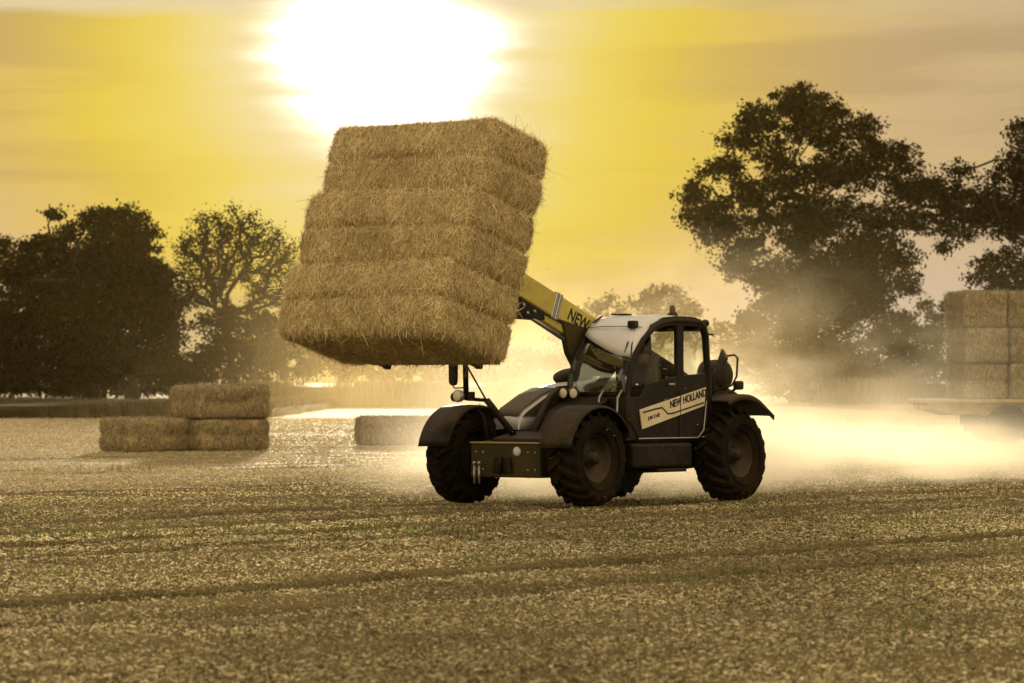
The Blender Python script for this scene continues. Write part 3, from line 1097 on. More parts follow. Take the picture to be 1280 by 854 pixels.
    pan = MB().prism([(.33, .94), (.385, 1.19), (-1.02, 1.475), (-.985, 1.235)], Y1 + .001, Y1 + .018, .003).build('side_panel', M['cream'], r)
    # local frame of the lettering: x runs to the rear, along the slant
    def side_mx(x, z, Y, ang):
        ex = Vector((-math.cos(ang), 0, math.sin(ang)))
        ey = Vector((math.sin(ang), 0, math.cos(ang)))
        ez = Vector((0, 1, 0))
        return Matrix(((ex.x, ey.x, ez.x, x), (ex.y, ey.y, ez.y, Y), (ex.z, ey.z, ez.z, z), (0, 0, 0, 1)))
    text_obj('lettering', 'NEW HOLLAND', .135, side_mx(-.245, 1.205, Y1 + .022, a), M['ink'], pan, 0.15, 0.80)
    text_obj('lettering', 'LM 7.42', .062, side_mx(.22, 1.055, Y1 + .022, a), M['ink'], pan, 0.2, 1.25)
    mx = side_mx(0, 0, Y1 + .022, a)
    def band(pts, wv):
        m_ = MB()
        for (x0, z0), (x1, z1) in zip(pts[:-1], pts[1:]):
            m_.prism([(x0, z0), (x1, z1), (x1, z1 + wv), (x0, z0 + wv)], Y1 + .018, Y1 + .023)
        return m_
    band([(.32, 1.145), (.05, 1.19), (-.08, 1.205), (-.20, 1.125), (-.30, 1.13), (-.97, 1.265)], .020).build('stripe', M['ink'], pan)
    # wiper and rails on the front of the cab
    MB().tube([(.50, .90, 1.66), (.40, .86, 2.02), (.26, .80, 2.24)], .010, 6).build('wiper_arm', M['ink'], cab)
    MB().tube([(.56, .72, 1.52), (.40, .80, 2.08)], .012, 6).build('wiper_blade', M['plastic'], cab)
    MB().box(.20, .30, .70, .82, 2.27, 2.38, .02).build('wiper_motor', M['plastic'], cab)
    for dy in (.58, .88):
        MB().tube([(.66, dy, .98), (.74, dy, 1.06), (.72, dy, 1.34), (.63, dy, 1.44)], .014, 8).build('grab_rail', M['steel'], cab)
    # seat, console, wheel in the cab
    st = MB()
    st.box(-.82, -.30, .24, .74, 1.04, 1.18, .05).box(-.84, -.70, .24, .74, 1.12, 1.66, .06).box(-.80, -.40, .34, .64, .84, 1.05, .02)
    st.build('seat', M['seat'], cab)
    MB().prism([(.40, .85), (.50, 1.30), (.30, 1.34), (.18, .85)], .30, .68, .03).build('dashboard', M['plastic'], cab)
    sw = MB()
    ring = []
    smx = Matrix.Translation((.12, .49, 1.38)) @ Matrix.Rotation(RAD(-35), 4, 'Y')
    for k in range(25):
        t_ = 2 * math.pi * k / 24
        ring.append(smx @ Vector((math.cos(t_) * .18, math.sin(t_) * .18, 0)))
    sw.tube(ring, .013, 8, False)
    sw.tube([smx @ Vector((0, -.18, 0)), smx @ Vector((0, .18, 0))], .012, 6).tube([smx @ Vector((0, 0, 0)), (.32, .49, 1.10)], .025, 8)
    sw.build('steering_wheel', M['plastic'], cab)
    MB().tube([(-.20, .82, 1.0), (-.20, .82, 1.42)], .012, 6).sphere((-.20, .82, 1.44), .028).build('joystick', M['plastic'], cab)
    # beacon and rear work lamp, roof corner lamp
    bc = MB().lathe([(0, 2.47), (.07, 2.47), (.07, 2.50), (.045, 2.52), (.045, 2.525)], 16, 'Z', Matrix.Translation((-.95, .48, 0))).build('beacon', M['plastic'], cab)
    MB().lathe([(.040, 2.525), (.040, 2.59), (.025, 2.62), (0, 2.63)], 16, 'Z', Matrix.Translation((-.95, .48, 0))).build('beacon_lens', M['amber'], bc)
    lp = MB().sphere((-1.13, .88, 2.36), (.05, .06, .055)).tube([(-1.02, .88, 2.33), (-1.13, .88, 2.33)], .015, 6).build('work_lamp', M['plastic'], cab)
    MB().box(-1.20, -1.06, .93, .97, 2.18, 2.21, .008).build('window_latch', M['plastic'], cab)
    # paired head lamps on the windscreen foot
    for dy in (.00, .17):
        hl = MB().lathe([(.0, -.06), (.04, -.055), (.072, 0), (.075, .035), (.066, .04)], 20, 'X', Matrix.Translation((.70, dy, 1.40))).build('head_lamp', M['plastic'], r)
        MB().sphere((.735, dy, 1.40), (.016, .064, .064), 16).build('lens', M['lens'], hl)
    # near mirror behind the cab
    mr = MB().tube([(-1.30, .90, 1.42), (-1.58, .98, 1.50), (-1.66, 1.0, 1.62), (-1.68, 1.0, 1.86), (-1.64, .98, 1.90), (-1.46, .92, 1.88)], .014, 8).build('mirror_bracket', M['frame'], r)
    MB().box(-.10, .10, -.022, .022, -.12, .11, .02, Matrix.Translation((-1.46, .92, 1.84)) @ Matrix.Rotation(RAD(62), 4, 'Z') @ Matrix.Rotation(RAD(38), 4, 'Y')).build('mirror', M['grille'], mr)
    tl = MB().box(-1.70, -1.56, 1.0, 1.10, 1.44, 1.56, .03).tube([(-1.48, 1.0, 1.38), (-1.62, 1.04, 1.48)], .02, 6).build('tail_lamp', M['plastic'], r)

    # far mirror, lamp and bracket ahead of the bonnet
    br = MB().tube([(1.42, -.25, .86), (1.50, -.52, 1.20), (1.52, -.62, 1.31)], .045, 8).tube([(1.52, -.62, 1.31), (1.60, -.92, 1.33)], .024, 8)
    br.tube([(1.60, -.90, 1.32), (1.60, -.92, 1.98)], .036, 10).tube([(1.54, -.62, 1.32), (1.60, -.88, 1.74)], .012, 6)
    br.tube([(1.60, -.93, 1.47), (1.60, -1.10, 1.465), (1.60, -1.13, 1.50), (1.60, -1.13, 1.60)], .010, 6)
    bro = br.build('lamp_bracket', M['frame'], r)
    MB().prism([(-1.185, 1.80), (-1.055, 1.80), (-1.06, 1.54), (-1.08, 1.50), (-1.15, 1.50), (-1.18, 1.54)], 1.57, 1.63, .015, 'X').build('mirror', M['plastic'], bro)
    l1 = MB().lathe([(0, -.09), (.05, -.08), (.078, -.02), (.082, .03), (.070, .04)], 22, 'X', Matrix.Translation((1.66, -.97, 1.365))).build('head_lamp', M['steel'], bro)
    MB().sphere((1.70, -.97, 1.365), (.016, .066, .066), 16).build('lens', M['lens'], l1)
    MB().sphere((1.62, -1.09, 1.35), (.05, .045, .06), 14).build('indicator', M['plastic'], bro)
    MB().box(1.56, 1.62, -.86, -.78, 1.30, 1.42, .01).build('clamp', M['plastic'], bro)

    # ---- bonnet on the far side
    hd = MB()
    bon = [(1.28, .93), (1.26, 1.12), (1.12, 1.26), (.70, 1.44), (.20, 1.53), (-.50, 1.60), (-1.30, 1.62), (-1.30, .93)]
    P = []
    BP = [(1.14, .93), (1.12, 1.08), (1.00, 1.19), (.62, 1.37), (.20, 1.50), (-.50, 1.58), (-1.30, 1.60)]
    for x, z in BP:
        P.append([(x, -.40, .93 + (z - .93) * k) for k in (0, .5, .93)] + [(x, -.43, z - .02 * (z > 1)), (x, -.50, z), (x, -.64, z + .015), (x, -.78, z), (x, -.84, z - .05 * (z > 1))] + [(x, -.87, .93 + (z - .93) * k) for k in (.8, .4, 0)])
    hd.grid(P, .015)
    hood = hd.build('bonnet', M['white'], r)
    MB().prism([(1.09, 1.10), (.99, 1.165), (.62, 1.34), (.34, 1.43), (.24, 1.40), (.36, 1.17), (.44, 1.13)], -.392, -.378, .003).build('side_grille', M['grille'], hood)
    G = []
    for x, z in [(1.115, 1.10), (1.00, 1.20), (.62, 1.38), (.36, 1.462)]:
        G.append([(x, y, z + .004 + .012 * (1 - abs(y + .64) / .22)) for y in (-.84, -.78, -.64, -.50, -.44)])
    MB().grid(G, .006).build('nose_grille', M['grille'], hood)
    MB().box(-1.28, 1.10, -.86, -.43, .80, .94, .01).build('bonnet_base', M['black'], r)
    # dark intake dome on the bonnet behind the windscreen
    MB().sphere((-.35, -.72, 1.60), (.34, .20, .13), 20).build('intake_cover', M['plastic'], hood)
    MB().tube([(-.95, -.85, 1.60), (-.95, -.85, 1.95), (-1.02, -.85, 2.02)], .045, 10).build('exhaust', M['steel'], r)

    # ---- fenders
    f1 = fender('front_fender', r, 1.5, 1.26, .74, .665, 12, 150, M['plastic'])
    f2 = fender('front_fender', r, 1.5, -1.26, -.74, .665, 12, 150, M['plastic'])
    f3 = fender('rear_fender', r, -1.5, 1.26, .66, .80, 62, 118, M['plastic'], tail=(-.30, -.19), lip=.07)
    f4 = fender('rear_fender', r, -1.5, -1.26, -.66, .80, 62, 118, M['plastic'], tail=(-.30, -.19), lip=.07)
    for sgn in (1, -1):
        MB().tube([(1.5, .62 * sgn, .75), (1.5, .70 * sgn, 1.10), (1.5, .85 * sgn, 1.235)], .025, 8).build('fender_stay', M['black'], r)
    for (x, y, z) in ((1.98, 1.02, 1.03), (1.86, 1.18, 1.12), (1.98, -1.02, 1.03), (1.86, -1.18, 1.12), (1.45, -.80, 1.255)):
        MB().sphere((x, y, z), .012, 8).build('fender_bolt', M['steel'], r)

    # ---- boom: in its own frame, x along the boom
    bx, bz = -1.75, 1.56
    ang = math.atan2(2.73 - bz, 1.30 - bx)
    BMX = Matrix.Translation((bx, -.24, bz)) @ Matrix.Rotation(-ang, 4, 'Y')
    ob = MB().box(-.15, 1.62, -.17, .17, -.20, .20, .03, BMX)
    ob.box(1.50, 1.64, -.185, .185, -.215, .215, .02, BMX)
    boom = ob.build('boom', M['black'], r)
    ib = MB().box(1.5, 4.45, -.135, .135, -.150, .170, .025, BMX)
    inner = ib.build('inner_boom', M['yellow'], r)
    MB().box(1.65, 4.40, -.105, .105, -.255, -.152, .015, BMX).build('lower_rail', M['yellow'], inner)
    MB().tube([BMX @ Vector((1.7, -.02, .19)), BMX @ Vector((4.4, -.02, .19))], .012, 6).tube([BMX @ Vector((1.7, .05, .188)), BMX @ Vector((4.4, .05, .188))], .010, 6).build('hose_run', M['plastic'], inner)
    for k in range(4):
        MB().box(2.60 + k * .036, 2.622 + k * .036, -.142, .145, -.165, .185, .004, BMX).build('clamp_band', M['white'] if k % 2 else M['steel'], inner)
    MB().box(2.59, 2.73, -.139, .1395, -.160, .180, .004, BMX).build('clamp_plate', M['ink'], inner)
    for (x, z) in ((3.62, .02), (3.68, .05), (3.60, -.03), (3.9, .09)):
        MB().lathe([(0, .146), (.013, .146), (.013, .13)], 8, 'Y', BMX @ Matrix.Translation((x, 0, z))).build('boom_bolt', M['ink'], inner)
    # lettering on the boom side reads towards the rear
    tm = BMX @ Matrix(((-1, 0, 0, 2.42), (0, 0, 1, .137), (0, 1, 0, -.065), (0, 0, 0, 1)))
    text_obj('lettering', 'NEW HOLLAND', .225, tm, M['ink'], inner, 0.2, .82)
    # nose, goose-neck and carriage behind the bales
    ns = MB().prism([(2.85, -.152), (4.45, -.15), (4.75, .1), (4.9, -.2), (5.0, -1.25), (4.72, -1.35), (4.55, -.55), (4.3, -.40), (3.15, -.36), (2.80, -.24)], -.12, .12, .01, 'Y', BMX)
    nose = ns.build('boom_nose', M['black'], r)
    for (x, z) in ((3.05, -.22), (3.17, -.29), (3.28, -.22), (3.40, -.28)):
        MB().lathe([(0, .14), (.022, .14), (.022, .12)], 10, 'Y', BMX @ Matrix.Translation((x, 0, z))).build('pin', M['steel'], nose)
    MB().tube([BMX @ Vector((3.3, .09, -.30)), BMX @ Vector((2.3, .09, -.32))], .03, 8).build('tilt_cylinder', M['steel'], nose)
    MB().tube([(3.02, .5, 3.34), (3.04, .62, 3.40), (2.95, .60, 3.46)], .02, 6).build('hose_loop', M['plastic'], nose)
    # lift cylinder under the boom
    MB().tube([(.35, -.24, 1.0), BMX @ Vector((1.15, 0, -.27))], .06, 12).build('lift_cylinder', M['black'], r)
    MB().tube([BMX @ Vector((1.15, 0, -.27)), BMX @ Vector((1.75, 0, -.20))], .035, 10).build('lift_rod', M['steel'], r)
    MB().prism([(-2.0, 1.0), (-2.0, 1.62), (-1.75, 1.72), (-1.5, 1.62), (-1.2, 1.0)], -.48, -.42, .01).prism([(-2.0, 1.0), (-2.0, 1.62), (-1.75, 1.72), (-1.5, 1.62), (-1.2, 1.0)], -.06, 0.0, .01).build('boom_bracket', M['black'], r)
    # dark housing between boom and cab front
    MB().prism([(.98, 2.42), (.60, 2.30), (.48, 1.92), (.25, 1.62), (-.35, 1.62), (-.6, 1.9), (-.35, 2.15)], -.20, -.10, .01).build('boom_side_plate', M['yellow_shade'], boom)
    # carriage and forks on the tilted frame
    Fv = Vector((math.cos(PHI), 0, math.sin(PHI)))
    Uv = Vector((-math.sin(PHI), 0, math.cos(PHI)))
    CM = Matrix(((Fv.x, 0, Uv.x, STK.x), (0, 1, 0, 0), (Fv.z, 0, Uv.z, STK.z), (0, 0, 0, 1)))
    cg = MB().box(-.13, -.06, -1.05, 1.05, .05, .16, .01, CM).box(-.13, -.06, -1.05, 1.05, .95, 1.06, .01, CM)
    for y in (-1.0, -.35, .35, 1.0):
        cg.box(-.12, -.07, y - .035, y + .035, .10, 1.0, .01, CM)
    cg.box(-.30, -.12, -.2, .2, .1, .7, .02, CM)
    car = cg.build('carriage', M['black'], r)
    for y in (-.75, .75):
        MB().box(-.10, .85, y - .05, y + .05, .0, .034, .008, CM).box(-.11, -.06, y - .05, y + .05, -.012, .9, .008, CM).build('fork', M['black'], car)
    # the roof sits low: everything of the cab above the beltline is a little flatter
    def flat(o):
        if o.type == 'MESH':
            for v_ in o.data.vertices:
                if v_.co.z > 1.9:
                    v_.co.z = 1.9 + (v_.co.z - 1.9) * .90
        for k_ in o.children:
            flat(k_)
    flat(cab)
    return r


loader = build_loader()


# ------------------------------------------------------------------ driver
def build_driver():
    t = thing('person', 'driver in a brown shirt and cap seated inside the loader cab', 'person', (VX, VY, 0), VROT)
    cx, cyy = -.55, .50
    J = {'pelvis': (cx, 0, 1.26), 'waist': (cx + .03, 0, 1.40), 'chest': (cx + .12, 0, 1.60), 'neck': (cx + .19, 0, 1.745), 'head0': (cx + .215, 0, 1.80)}
    verts, edges, rad = [], [], []
    def v(p, r_):
        verts.append((p[0], p[1] + cyy, p[2])); rad.append(r_)
        return len(verts) - 1
    def e(a, b): edges.append((a, b))
    pel = v(J['pelvis'], (.16, .13)); wa = v(J['waist'], (.155, .12)); chs = v(J['chest'], (.175, .13)); up = v((cx + .17, 0, 1.68), (.11, .10)); nk = v(J['neck'], (.058, .058)); hd = v(J['head0'], (.055, .055))
    e(pel, wa); e(wa, chs); e(chs, up); e(up, nk); e(nk, hd)
    for s in (-1, 1):
        sh = v((cx + .16, s * .19, 1.655), (.062, .062)); el = v((cx + .28, s * .26, 1.43), (.047, .047)); wr = v((cx + .50, s * .17, 1.42), (.032, .030)); pm = v((cx + .56, s * .165, 1.43), (.036, .022))
        e(up, sh); e(sh, el); e(el, wr); e(wr, pm)
        for k in range(4):
            f0 = v((cx + .60, s * (.135 + .02 * k), 1.445), (.0095, .0095)); f1 = v((cx + .635, s * (.135 + .02 * k), 1.425), (.009, .009)); f2 = v((cx + .63, s * (.137 + .02 * k), 1.40), (.008, .008))
            e(pm, f0); e(f0, f1); e(f1, f2)
        t0 = v((cx + .56, s * .125, 1.425), (.011, .011)); t1 = v((cx + .60, s * .115, 1.405), (.009, .009)); e(pm, t0); e(t0, t1)
        hp = v((cx + .06, s * .10, 1.24), (.095, .09)); kn = v((cx + .46, s * .14, 1.23), (.062, .062)); an = v((cx + .62, s * .14, .93), (.042, .045)); to = v((cx + .80, s * .15, .885), (.04, .032))
        e(pel, hp); e(hp, kn); e(kn, an); e(an, to)
    me = bpy.data.meshes.new('body')
    me.from_pydata(verts, edges, [])
    ob = bpy.data.objects.new('body', me)
    COL.objects.link(ob)
    sk = ob.modifiers.new('skin', 'SKIN')
    for i, rr in enumerate(rad):
        me.skin_vertices[0].data[i].radius = rr
    me.skin_vertices[0].data[0].use_root = True
    sb = ob.modifiers.new('sub', 'SUBSURF')
    sb.levels = sb.render_levels = 2
    me.materials.append(M['cloth'])
    ob.parent = t
    # head with face, ears, hair and cap
    hc = Vector((cx + .245, cyy, 1.885))
    h = MB()
    h.sphere(hc, (.098, .078, .118), 24)
    h.sphere(hc + Vector((.075, 0, -.055)), (.035, .045, .045), 14)
    h.prism([(hc.x + .090, hc.z + .015), (hc.x + .122, hc.z - .022), (hc.x + .09, hc.z - .032)], cyy - .013, cyy + .013, .003)
    for s in (-1, 1):
        h.sphere(hc + Vector((-.005, s * .078, -.01)), (.020, .010, .032), 10)
        h.sphere(hc + Vector((.083, s * .03, .012)), (.012, .013, .011), 8)
    h.box(hc.x + .098, hc.x + .108, cyy - .024, cyy + .024, hc.z - .058, hc.z - .050, .003)
    head = h.build('head', M['skin'], t)
    MB().sphere(hc + Vector((-.03, 0, .015)), (.088, .083, .108), 18).build('hair', M['hair'], head)
    MB().sphere(hc + Vector((.0, 0, .055)), (.105, .086, .075), 18).box(hc.x + .07, hc.x + .175, cyy - .06, cyy + .06, hc.z + .045, hc.z + .055, .004).build('cap', M['cloth'], head)
    MB().tube([(cx + .10, cyy - .1, 1.25), (cx + .45, cyy - .14, 1.24), (cx + .60, cyy - .14, .98)], [.10, .075, .06], 12).tube([(cx + .10, cyy + .1, 1.25), (cx + .45, cyy + .14, 1.24), (cx + .60, cyy + .14, .98)], [.10, .075, .06], 12).build('trousers', M['trousers'], t)


build_driver()


# ------------------------------------------------------------------ trailer with stacked bales on the right
def build_trailer():
    Y = 92.0
    x0 = (1161 - 640) * Y / F
    rz = RAD(6)
    t = thing('flatbed_trailer', 'dusty flatbed trailer loaded with a tall wall of straw bales at the right edge', 'trailer', (x0, Y, 0), rz)
    L, D = 9.2, 2.5
    bed = MB().box(0, L, 0, D, 1.02, 1.12, .02).build('bed', M['trailer'], t)
    fr = MB().prism([(0, 1.02), (.15, .86), (.75, .70), (2.4, .70), (3.0, .82), (L, .82), (L, 1.02)], .25, .37, .01).prism([(0, 1.02), (.15, .86), (.75, .70), (2.4, .70), (3.0, .82), (L, .82), (L, 1.02)], D - .37, D - .25, .01)
    fr.box(.1, L - .1, .37, D - .37, .84, .96, .01)
    fr.build('frame', M['trailer'], t)
    MB().box(.85, 1.35, .1, .30, .48, .74, .02).box(.95, 1.5, .12, .3, .30, .47, .02).build('tool_box', M['black'], t)
    MB().tube([(.90, .14, .64), (1.9, .14, .60)], .02, 6).build('guard_rail', M['steel'], t)
    n = 0
    for wx in (2.05, 3.25, 7.3):
        for wy in (.22, D - .22):
            w = bpy.data.objects.new('wheel', None)
            COL.objects.link(w)
            w.parent = t
            w.location = (wx, wy, .49)
            w.rotation_euler = (0, 0, math.pi if wy < 1 else 0)
            MB().lathe([(.24, -.18), (.42, -.21), (.49, -.17), (.50, 0), (.49, .17), (.42, .21), (.24, .18), (.22, 0), (.24, -.18)], 32, 'Y').build('tyre', M['rubber'], w)
            MB().lathe([(.25, .17), (.22, .10), (.10, .05), (.08, .12), (0, .12)], 24, 'Y').build('rim', M['rim'], w)
    MB().prism([(1.42, .72), (2.72, .72), (2.66, .20), (1.52, .20)], -.03, .02, .01).build('side_flap', M['rubber'], t)
    # load: three layers of bales laid across the bed, then further columns out of frame
    mx = Matrix.Translation((x0, Y, 0)) @ Matrix.Rotation(rz, 4, 'Z')
    proto = [make_bale('x', 2.4, 1.08, .90, 300 + k * 5, 11000, 'straw bales loaded on the trailer', straw='straw_no_glare', res=.09, wd=.012, ln=(.06, .15), twine=False, bulge=.02) for k in range(3)]
    rows = ('bottom', 'middle', 'top')
    for c in range(6):
        for l in range(3):
            k = (c * 2 + l) % 3
            b = proto[k] if not proto[k].get('used') else copy_tree(proto[k])
            b['used'] = 1
            cx = .95 + .55 + c * 1.11
            b.matrix_world = mx @ Matrix.Translation((cx + random.uniform(-.03, .03), D / 2 + random.uniform(-.05, .05), 1.115 + l * .905)) @ Matrix.Rotation(RAD(90 + random.uniform(-1.2, 1.2) + (180 if c % 2 else 0)), 4, 'Z')
            col_name = ('leftmost', 'second', 'third', 'fourth', 'fifth', 'last')[c]
            b['label'] = f'straw bale in the {rows[l]} layer of the trailer load, {col_name} column'
            if b.get('used') and 'used' in b.keys():
                pass
    for o in list(bpy.data.objects):
        if 'used' in o.keys():
            del o['used']


build_trailer()


# ------------------------------------------------------------------ trees
def tree_at(name, label, u0, Y, lobes, leaf_size=0.30, per=26, clump=0.55, density=1.0, trunk_r=0.6, trunk_top=None, material=None, group=None,
            depth=0.8, twigs=True, seed=1, vbase=None, branch_show=1.0, gap=0.0, clumps_k=1.0):
    """lobes: (u, v, r) in photo pixels, turned into metres at distance Y and given depth round the trunk"""
    r = np.random.default_rng(seed)
    t = thing(name, label, 'tree' if 'tree' in name or 'oak' in name else 'bush', ((u0 - 640) * Y / F, Y, -0.1), 0, group)
    k = Y / F
    C = []
    us = [l[0] for l in lobes]
    R = max(max(us) - u0, u0 - min(us), 20) * k
    for (u, v, rr) in lobes:
        lx = (u - u0) * k
        q = max(0.15, 1 - (lx / (R * 1.15)) ** 2) ** .5
        ly = r.uniform(-1, 1) * R * depth * q * .8
        C.append((np.array([lx, ly, CAMH + (478 - v) * k]), rr * k))
    zs = [c[0][2] for c in C]
    ztop = trunk_top * k + 1 if trunk_top else min(zs) + (max(zs) - min(zs)) * .55
    # trunk
    mb = MB()
    jit = lambda s: Vector((r.normal(0, s), r.normal(0, s), 0))
    tp = [Vector((0, 0, 0)), Vector((0, 0, ztop * .12)), Vector((0, 0, ztop * .4)) + jit(trunk_r * .3), Vector((0, 0, ztop * .7)) + jit(trunk_r * .6), Vector((0, 0, ztop)) + jit(trunk_r)]
    mb.tube(tp, [trunk_r * 1.5, trunk_r, trunk_r * .85, trunk_r * .6, trunk_r * .3], 10)
    leafc = []
    nodes = [(tp[1].lerp(tp[2], .5), -1), (tp[2], 0), (tp[3], 1), (tp[4], 2)]
    order = sorted(range(len(C)), key=lambda i: (Vector(C[i][0]) - tp[3]).length)
    parent, pos, load, plen = {}, [n_[0] for n_ in nodes], [0, 0, 0, 0], [0, 0, 0, 0]
    idx_of = {}
    for i in order:
        cv = Vector(C[i][0])
        best = min(range(len(pos)), key=lambda j: (pos[j] - cv).length + .55 * plen[j] + (5 if pos[j].z > cv.z + 1.0 else 0))
        parent[i] = best
        idx_of[i] = len(pos)
        pos.append(cv); load.append(0); plen.append(plen[best] + (pos[best] - cv).length)
    par = {idx_of[i]: parent[i] for i in order}
    for i in order:                                    # how many twigs each limb has to carry
        j = idx_of[i]
        while j > 3:
            load[j] += 1
            j = par[j]
    for i in order:
        c, rad = C[i]
        cv = Vector(c)
        j = idx_of[i]
        st = pos[parent[i]]
        ln_ = (cv - st).length
        b0 = min(trunk_r * .5, (.045 + .050 * math.sqrt(load[j]))) * branch_show
        b1 = b0 * .72 if load[j] > 1 else b0 * .35
        off = Vector((r.normal(0, .13), r.normal(0, .13), r.normal(0.02, .10))) * ln_
        off2 = Vector((r.normal(0, .10), r.normal(0, .10), r.normal(0, .08))) * ln_
        mid = st.lerp(cv, .55) + off2
        mb.tube([st, st.lerp(cv, .25) + off * .8, mid, st.lerp(cv, .8) + off2 * .6, cv], [b0, b0 * .93, b0 * .85, (b0 + b1) / 2, b1], 6)
        br = b1 + .03
        nc = max(8, int(46 * density * clumps_k * (rad / 2.0) ** 1.7 * r.uniform(.7, 1.25)))
        for q_ in range(nc):
            d = r.normal(size=3)
            d /= np.linalg.norm(d)
            p = c + d * rad * (r.random() ** .45) * np.array([1.0, 1.0, .82]) * r.uniform(.9, 1.28)
            leafc.append(p)
            if twigs and q_ % 2 == 0:
                pv = Vector(p)
                a = cv.lerp(mid, r.uniform(0, .7))
                mb.tube([a, a.lerp(pv, .5) + Vector((r.normal(0, .16), r.normal(0, .16), .06)), pv], [.035 * branch_show, .025 * branch_show, .012], 4, False)
    mb.build('trunk', M['bark'], t)
    c = np.array(leafc)
    per = int(per * 1.25)
    n = len(c) * per
    cc = np.repeat(c, per, axis=0)
    sz = clump * .78 * np.repeat(r.uniform(.55, 1.35, len(c)), per)
    p = cc + r.normal(size=(n, 3)) * sz[:, None] * np.array([.62, .62, .42])
    nrm = r.normal(size=(n, 3)); nrm /= np.linalg.norm(nrm, axis=1, keepdims=True)
    a = np.cross(nrm, r.normal(size=(n, 3))); a /= np.linalg.norm(a, axis=1, keepdims=True)
    b = np.cross(nrm, a)
    s = leaf_size * .94 * r.uniform(.5, 1.3, (n, 1)) / 2
    V = np.stack([p - a * s, p - b * s * .62, p + a * s, p + b * s * .62], 1).reshape(-1, 3)
    cr = np_obj('crown', V, np.arange(4 * n).reshape(n, 4), material or M['leaf'], t)
    return t


GT = 'trees standing along the far edge of the field'
# the great oak right of the machine
oak = [(1012, 118, 26), (985, 135, 26), (1045, 140, 22), (950, 150, 26), (925, 170, 22), (1000, 165, 28), (1040, 175, 28), (1075, 165, 22), (1100, 190, 24), (965, 190, 28), (915, 205, 18),
       (1135, 195, 26), (1150, 235, 26), (1120, 230, 26), (1080, 215, 30), (1030, 215, 30), (980, 230, 30), (935, 240, 24), (885, 215, 16), (870, 240, 20), (900, 255, 22), (875, 270, 24), (915, 280, 26),
       (960, 270, 30), (1010, 260, 34), (1060, 265, 34), (1105, 270, 30), (1140, 275, 24), (890, 292, 18), (940, 310, 22), (920, 330, 22), (950, 345, 24), (1000, 310, 36), (1050, 315, 36), (1095, 310, 30),
       (1125, 320, 22), (1100, 350, 30), (1135, 355, 18), (1000, 355, 36), (1050, 360, 34), (960, 380, 22), (1010, 395, 32), (1060, 395, 28), (985, 420, 26), (1030, 430, 28), (1090, 385, 22), (975, 340, 26), (1030, 340, 30), (1010, 285, 30), (1075, 345, 30), (1040, 385, 30), (980, 400, 26), (940, 400, 20), (960, 450, 26), (1060, 440, 26), (1010, 460, 30)]
tree_at('oak_tree', 'largest oak tree with a broad ragged crown, right of the loader', 1010, 290, oak, .34, 32, .78, 1.25, .75, material=M['leaf'], group=GT, seed=31, branch_show=.75)
# right edge oak
oak2 = [(1270, 165, 22), (1300, 170, 30), (1262, 200, 18), (1195, 215, 20), (1180, 240, 22), (1215, 235, 18), (1210, 262, 26), (1240, 250, 22), (1270, 240, 26), (1300, 230, 40), (1250, 280, 24), (1200, 290, 18), (1280, 280, 30),
        (1185, 270, 18), (1330, 200, 40), (1350, 260, 40), (1310, 290, 40), (1380, 230, 40), (1360, 320, 40), (1178, 305, 12), (1225, 270, 22), (1195, 250, 20), (1235, 225, 16), (1255, 262, 22), (1290, 210, 26), (1175, 225, 14)]
tree_at('oak_tree', 'oak tree cut by the right edge, its long branches reaching over the loaded trailer', 1330, 250, oak2, .28, 28, .62, 1.35, .65, material=M['leaf'], group=GT, seed=32, branch_show=1.0)
bush_r = [(1225, 335, 20), (1250, 325, 22), (1280, 330, 26), (1310, 335, 30), (1240, 350, 22), (1275, 355, 26), (1320, 370, 34), (1250, 375, 26), (1290, 400, 30)]
tree_at('small_tree', 'rounded dark tree peeping over the top of the trailer load', 1275, 235, bush_r, .28, 30, .55, 1.2, .35, group=GT, seed=33)
# shrubs under and right of the big oak
sh1 = [(1110, 410, 24), (1135, 400, 20), (1090, 425, 22), (1120, 435, 30), (1150, 420, 22), (1140, 450, 26), (1100, 460, 26), (1165, 450, 20), (1125, 470, 24)]
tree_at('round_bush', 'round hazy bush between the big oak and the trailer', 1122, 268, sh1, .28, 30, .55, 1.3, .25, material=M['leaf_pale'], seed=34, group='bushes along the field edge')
sh1b = [(1160, 385, 14), (1172, 400, 16), (1162, 410, 16), (1178, 425, 18), (1168, 445, 18), (1185, 385, 14)]
tree_at('small_tree', 'pale thin tree just left of the loaded trailer', 1170, 330, sh1b, .36, 18, .7, .9, .25, material=M['leaf_pale'], seed=35, group=GT)
sh2 = [(920, 440, 22), (950, 430, 24), (985, 450, 28), (1020, 455, 28), (1055, 445, 28), (1080, 465, 24), (940, 465, 24), (900, 462, 20), (1010, 475, 26), (970, 480, 24), (1050, 478, 24)]
tree_at('hedge_bush', 'dusty bushes growing round the foot of the big oak', 990, 282, sh2, .3, 30, .6, 1.3, .25, material=M['leaf_pale'], seed=36, group='bushes along the field edge')

